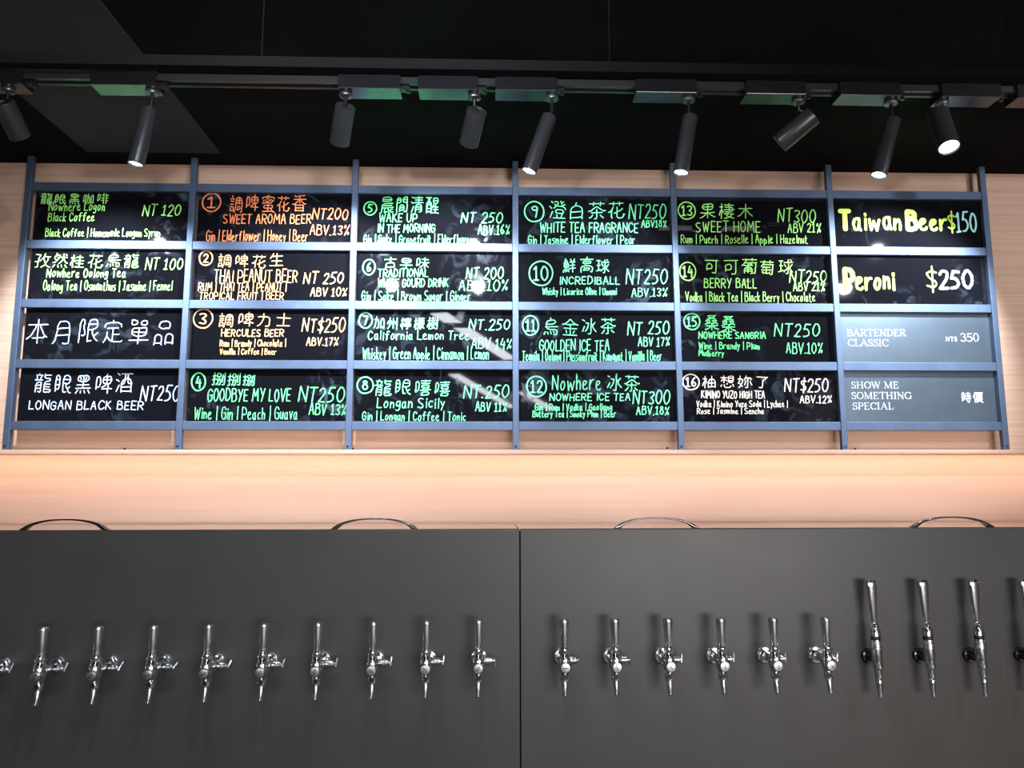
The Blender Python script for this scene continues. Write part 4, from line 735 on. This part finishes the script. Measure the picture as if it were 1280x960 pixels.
# ------------------------------------------------------------------ short taps
def short_tap(x, z, lever, label):
    d = PY-1.927
    t = thing('beer_tap', label, 'tap', (x, PY, z), group='short chrome taps')
    bm = B(); bm_lathe(bm, [(0.0215, 0), (0.0215, -0.003), (0.0185, -0.007), (0.013, -0.008)], (0, 0, 0), (0, 1, 0), 32)
    fl = finish(bm, 'flange', M['chrome'], t)
    bm = B(); bm_lathe(bm, [(0.0145, -0.0075), (0.0145, -0.020)], (0, 0, 0), (0, 1, 0), 6); bm_lathe(bm, [(0.0100, -0.019), (0.0100, -0.050), (0.0125, -0.051), (0.0125, -0.062)], (0, 0, 0), (0, 1, 0), 24)
    finish(bm, 'shank', M['chrome'], t, angle=30)
    bm = B(); bm_lathe(bm, [(0.0080, -0.024), (0.0115, -0.021), (0.0140, -0.014), (0.0150, -0.004), (0.0145, 0.008), (0.0120, 0.018), (0.0105, 0.022), (0.0128, 0.024), (0.0128, 0.029), (0.0095, 0.030)], (0, -d, 0), (0, 0, 1), 28)
    finish(bm, 'body', M['chrome'], t)
    bm = B(); bm_lathe(bm, [(0.0125, -0.010), (0.0125, -0.019), (0.0105, -0.022), (0.006, -0.0225)], (0, -d, -0.008), (0, 1, 0), 24)
    sc = finish(bm, 'shaft_cap', M['satin'], t)
    bm = B(); bm_box(bm, -0.0075, 0.0075, -d-0.0232, -d-0.0226, -0.0087, -0.0073); bmesh.ops.rotate(bm, verts=bm.verts, cent=(0, -d, -0.008), matrix=Matrix.Rotation(lever*1.7+0.5, 3, 'Y')); finish(bm, 'slot', M['edge'], sc, smooth=False)
    bm = B(); bm_lathe(bm, [(0.0100, 0.0298), (0.0100, 0.034), (0.0084, 0.036), (0.0088, 0.044)], (0, -d, 0), (0, 0, 1), 20); finish(bm, 'collar', M['chrome'], t)
    bm = B(); bm_lathe(bm, [(0.0074, 0.0438), (0.0082, 0.046), (0.0100, 0.072), (0.0118, 0.094), (0.0120, 0.0985), (0.0110, 0.1015), (0.0065, 0.1025)], (0, -d, 0), (0, 0.015, 1), 24); finish(bm, 'handle', M['satin'], t)
    bm = B(); bm_lathe(bm, [(0.0095, -0.0238), (0.0106, -0.026), (0.0106, -0.038), (0.0095, -0.042), (0.0070, -0.0425)], (0, -d, 0), (0, 0, 1), 20)
    ob = finish(bm, 'outlet', M['chrome'], t)
    bm = B(); bm_box(bm, -0.0050, 0.0050, -d-0.0112, -d-0.0085, -0.0370, -0.0270); finish(bm, 'outlet_window', M['edge'], ob, smooth=False)
    bm = B(); bm_tube(bm, [(0, -d, -0.0422), (0, -d-0.001, -0.051), (0, -d-0.004, -0.063), (0, -d-0.009, -0.075)], [0.0066, 0.0066, 0.0061, 0.0058], 16)
    finish(bm, 'spout', M['satin'], t)
    y = -0.036                                                           # flow control on the shank's right side
    bm = B(); bm_lathe(bm, [(0.0085, 0.009), (0.0100, 0.013), (0.0100, 0.024), (0.0085, 0.026), (0.0085, 0.032), (0.0060, 0.034)], (0, y, -0.002), (1, 0, 0), 20)
    fc = finish(bm, 'flow_control', M['satin'], t, angle=30)
    bm = B(); bm_tube(bm, [(0.0335, y, -0.002), (0.0405, y, -0.002)], 0.0034, 12)
    a = lever; v = Vector((0.10, math.sin(a)*0.4, math.cos(a))).normalized(); c = Vector((0.0395, y, -0.002))
    bm_tube(bm, [c-v*0.007, c+v*0.010, c+v*0.015], [0.0026, 0.0030, 0.0022], 12); finish(bm, 'lever', M['satin'], fc)
    return t
TZ = -0.4125
ORD = ['first', 'second', 'third', 'fourth', 'fifth', 'sixth', 'seventh', 'eighth', 'ninth', 'tenth']
LEFT = [-1.186, -1.0565, -0.9272, -0.7973, -0.6677, -0.5367, -0.4079, -0.2756, -0.148, -0.0223]
LV = [0.9, 0.9, 1.1, 1.3, 1.2, 0.9, 0.7, 0.1, 0.15, 2.9]
for i, x in enumerate(LEFT):
    lab = 'short chrome beer tap cut by the left edge of the photo' if i == 0 else (
          'short chrome beer tap, last on the left cabinet, closest to the seam' if i == 9 else
          'short chrome beer tap, %s whole one from the left end of the left cabinet' % ORD[i-1])
    short_tap(x, TZ-0.0096*(-0.022-x), LV[i], lab)
RIGHT = [0.1855, 0.3093, 0.439, 0.5691, 0.6986, 0.8285]
for i, x in enumerate(RIGHT):
    lab = ('short chrome beer tap on the right cabinet, %s from the seam' % ORD[i]) if i < 5 else 'short chrome beer tap beside the long taps on the right cabinet'
    short_tap(x, TZ, [1.5, 2.3, 0.35, 0.5, 0.6, 0.3][i], lab)

# ------------------------------------------------------------------ long taps
def long_tap(x, z, label):
    d = PY-1.952
    t = thing('long_tap', label, 'tap', (x, PY, z), group='long chrome taps')
    bm = B(); bm_lathe(bm, [(0.0190, 0), (0.0190, -0.004), (0.0165, -0.009), (0.0125, -0.010), (0.0120, -0.016)], (0, 0, 0), (0, 1, 0), 32)
    finish(bm, 'flange', M['darkchrome'], t)
    bm = B(); bm_lathe(bm, [(0.0095, -0.0158), (0.0095, -0.040)], (0, 0, 0), (0, 1, 0), 20); finish(bm, 'shank', M['darkchrome'], t)
    ax = Vector((0, 0.045, 1)).normalized(); o = (0, -d, 0)
    bm = B(); bm_lathe(bm, [(0.0088, -0.0231), (0.0118, -0.019), (0.0124, 0.0), (0.0124, 0.022), (0.0110, 0.0235)], o, ax, 28); finish(bm, 'body', M['chrome'], t)
    bm = B(); bm_lathe(bm, [(0.0110, 0.0236), (0.0138, 0.025), (0.0138, 0.030), (0.0128, 0.031), (0.0138, 0.032), (0.0138, 0.038), (0.0124, 0.040), (0.0124, 0.0465)], o, ax, 28); finish(bm, 'ribbed_collar', M['satin'], t, angle=30)
    bm = B(); bm_lathe(bm, [(0.0112, 0.0466), (0.0118, 0.048), (0.0118, 0.053), (0.0108, 0.0545)], o, ax, 24); finish(bm, 'seal_ring', M['rubber'], t)
    bm = B(); bm_lathe(bm, [(0.0108, 0.0546), (0.0120, 0.056), (0.0120, 0.074), (0.0105, 0.078), (0.0085, 0.080), (0.0095, 0.083), (0.0070, 0.087)], o, ax, 24); yk = finish(bm, 'yoke', M['chrome'], t)
    bm = B(); bm_box(bm, 0.000, 0.0085, -d-0.0105, -d-0.0050, 0.057, 0.068); finish(bm, 'yoke_slot', M['edge'], yk, smooth=False)
    bm = B(); bm_lathe(bm, [(0.0066, 0.0868), (0.0080, 0.104), (0.0112, 0.140), (0.0140, 0.175), (0.0148, 0.183), (0.0138, 0.1885), (0.009, 0.191)], o, ax, 20, 0.5); finish(bm, 'handle', M['chrome'], t)
    bm = B(); bm_lathe(bm, [(0.0046, -0.088), (0.0054, -0.086), (0.0070, -0.060), (0.0084, -0.046), (0.0072, -0.044), (0.0086, -0.042), (0.0088, -0.0231)], o, ax, 24); finish(bm, 'nozzle', M['chrome'], t)
    return t
for x, lab in ((0.9635, 'long chrome tap with paddle handle, first of the long ones from the short taps'),
               (1.0959, 'long chrome tap with paddle handle, second of the long ones from the short taps'),
               (1.2256, 'long chrome tap with paddle handle, third of the long ones from the short taps'),
               (1.3581, 'long chrome tap cut off by the right edge, only its dark flange showing')):
    long_tap(x, -0.4165, lab)
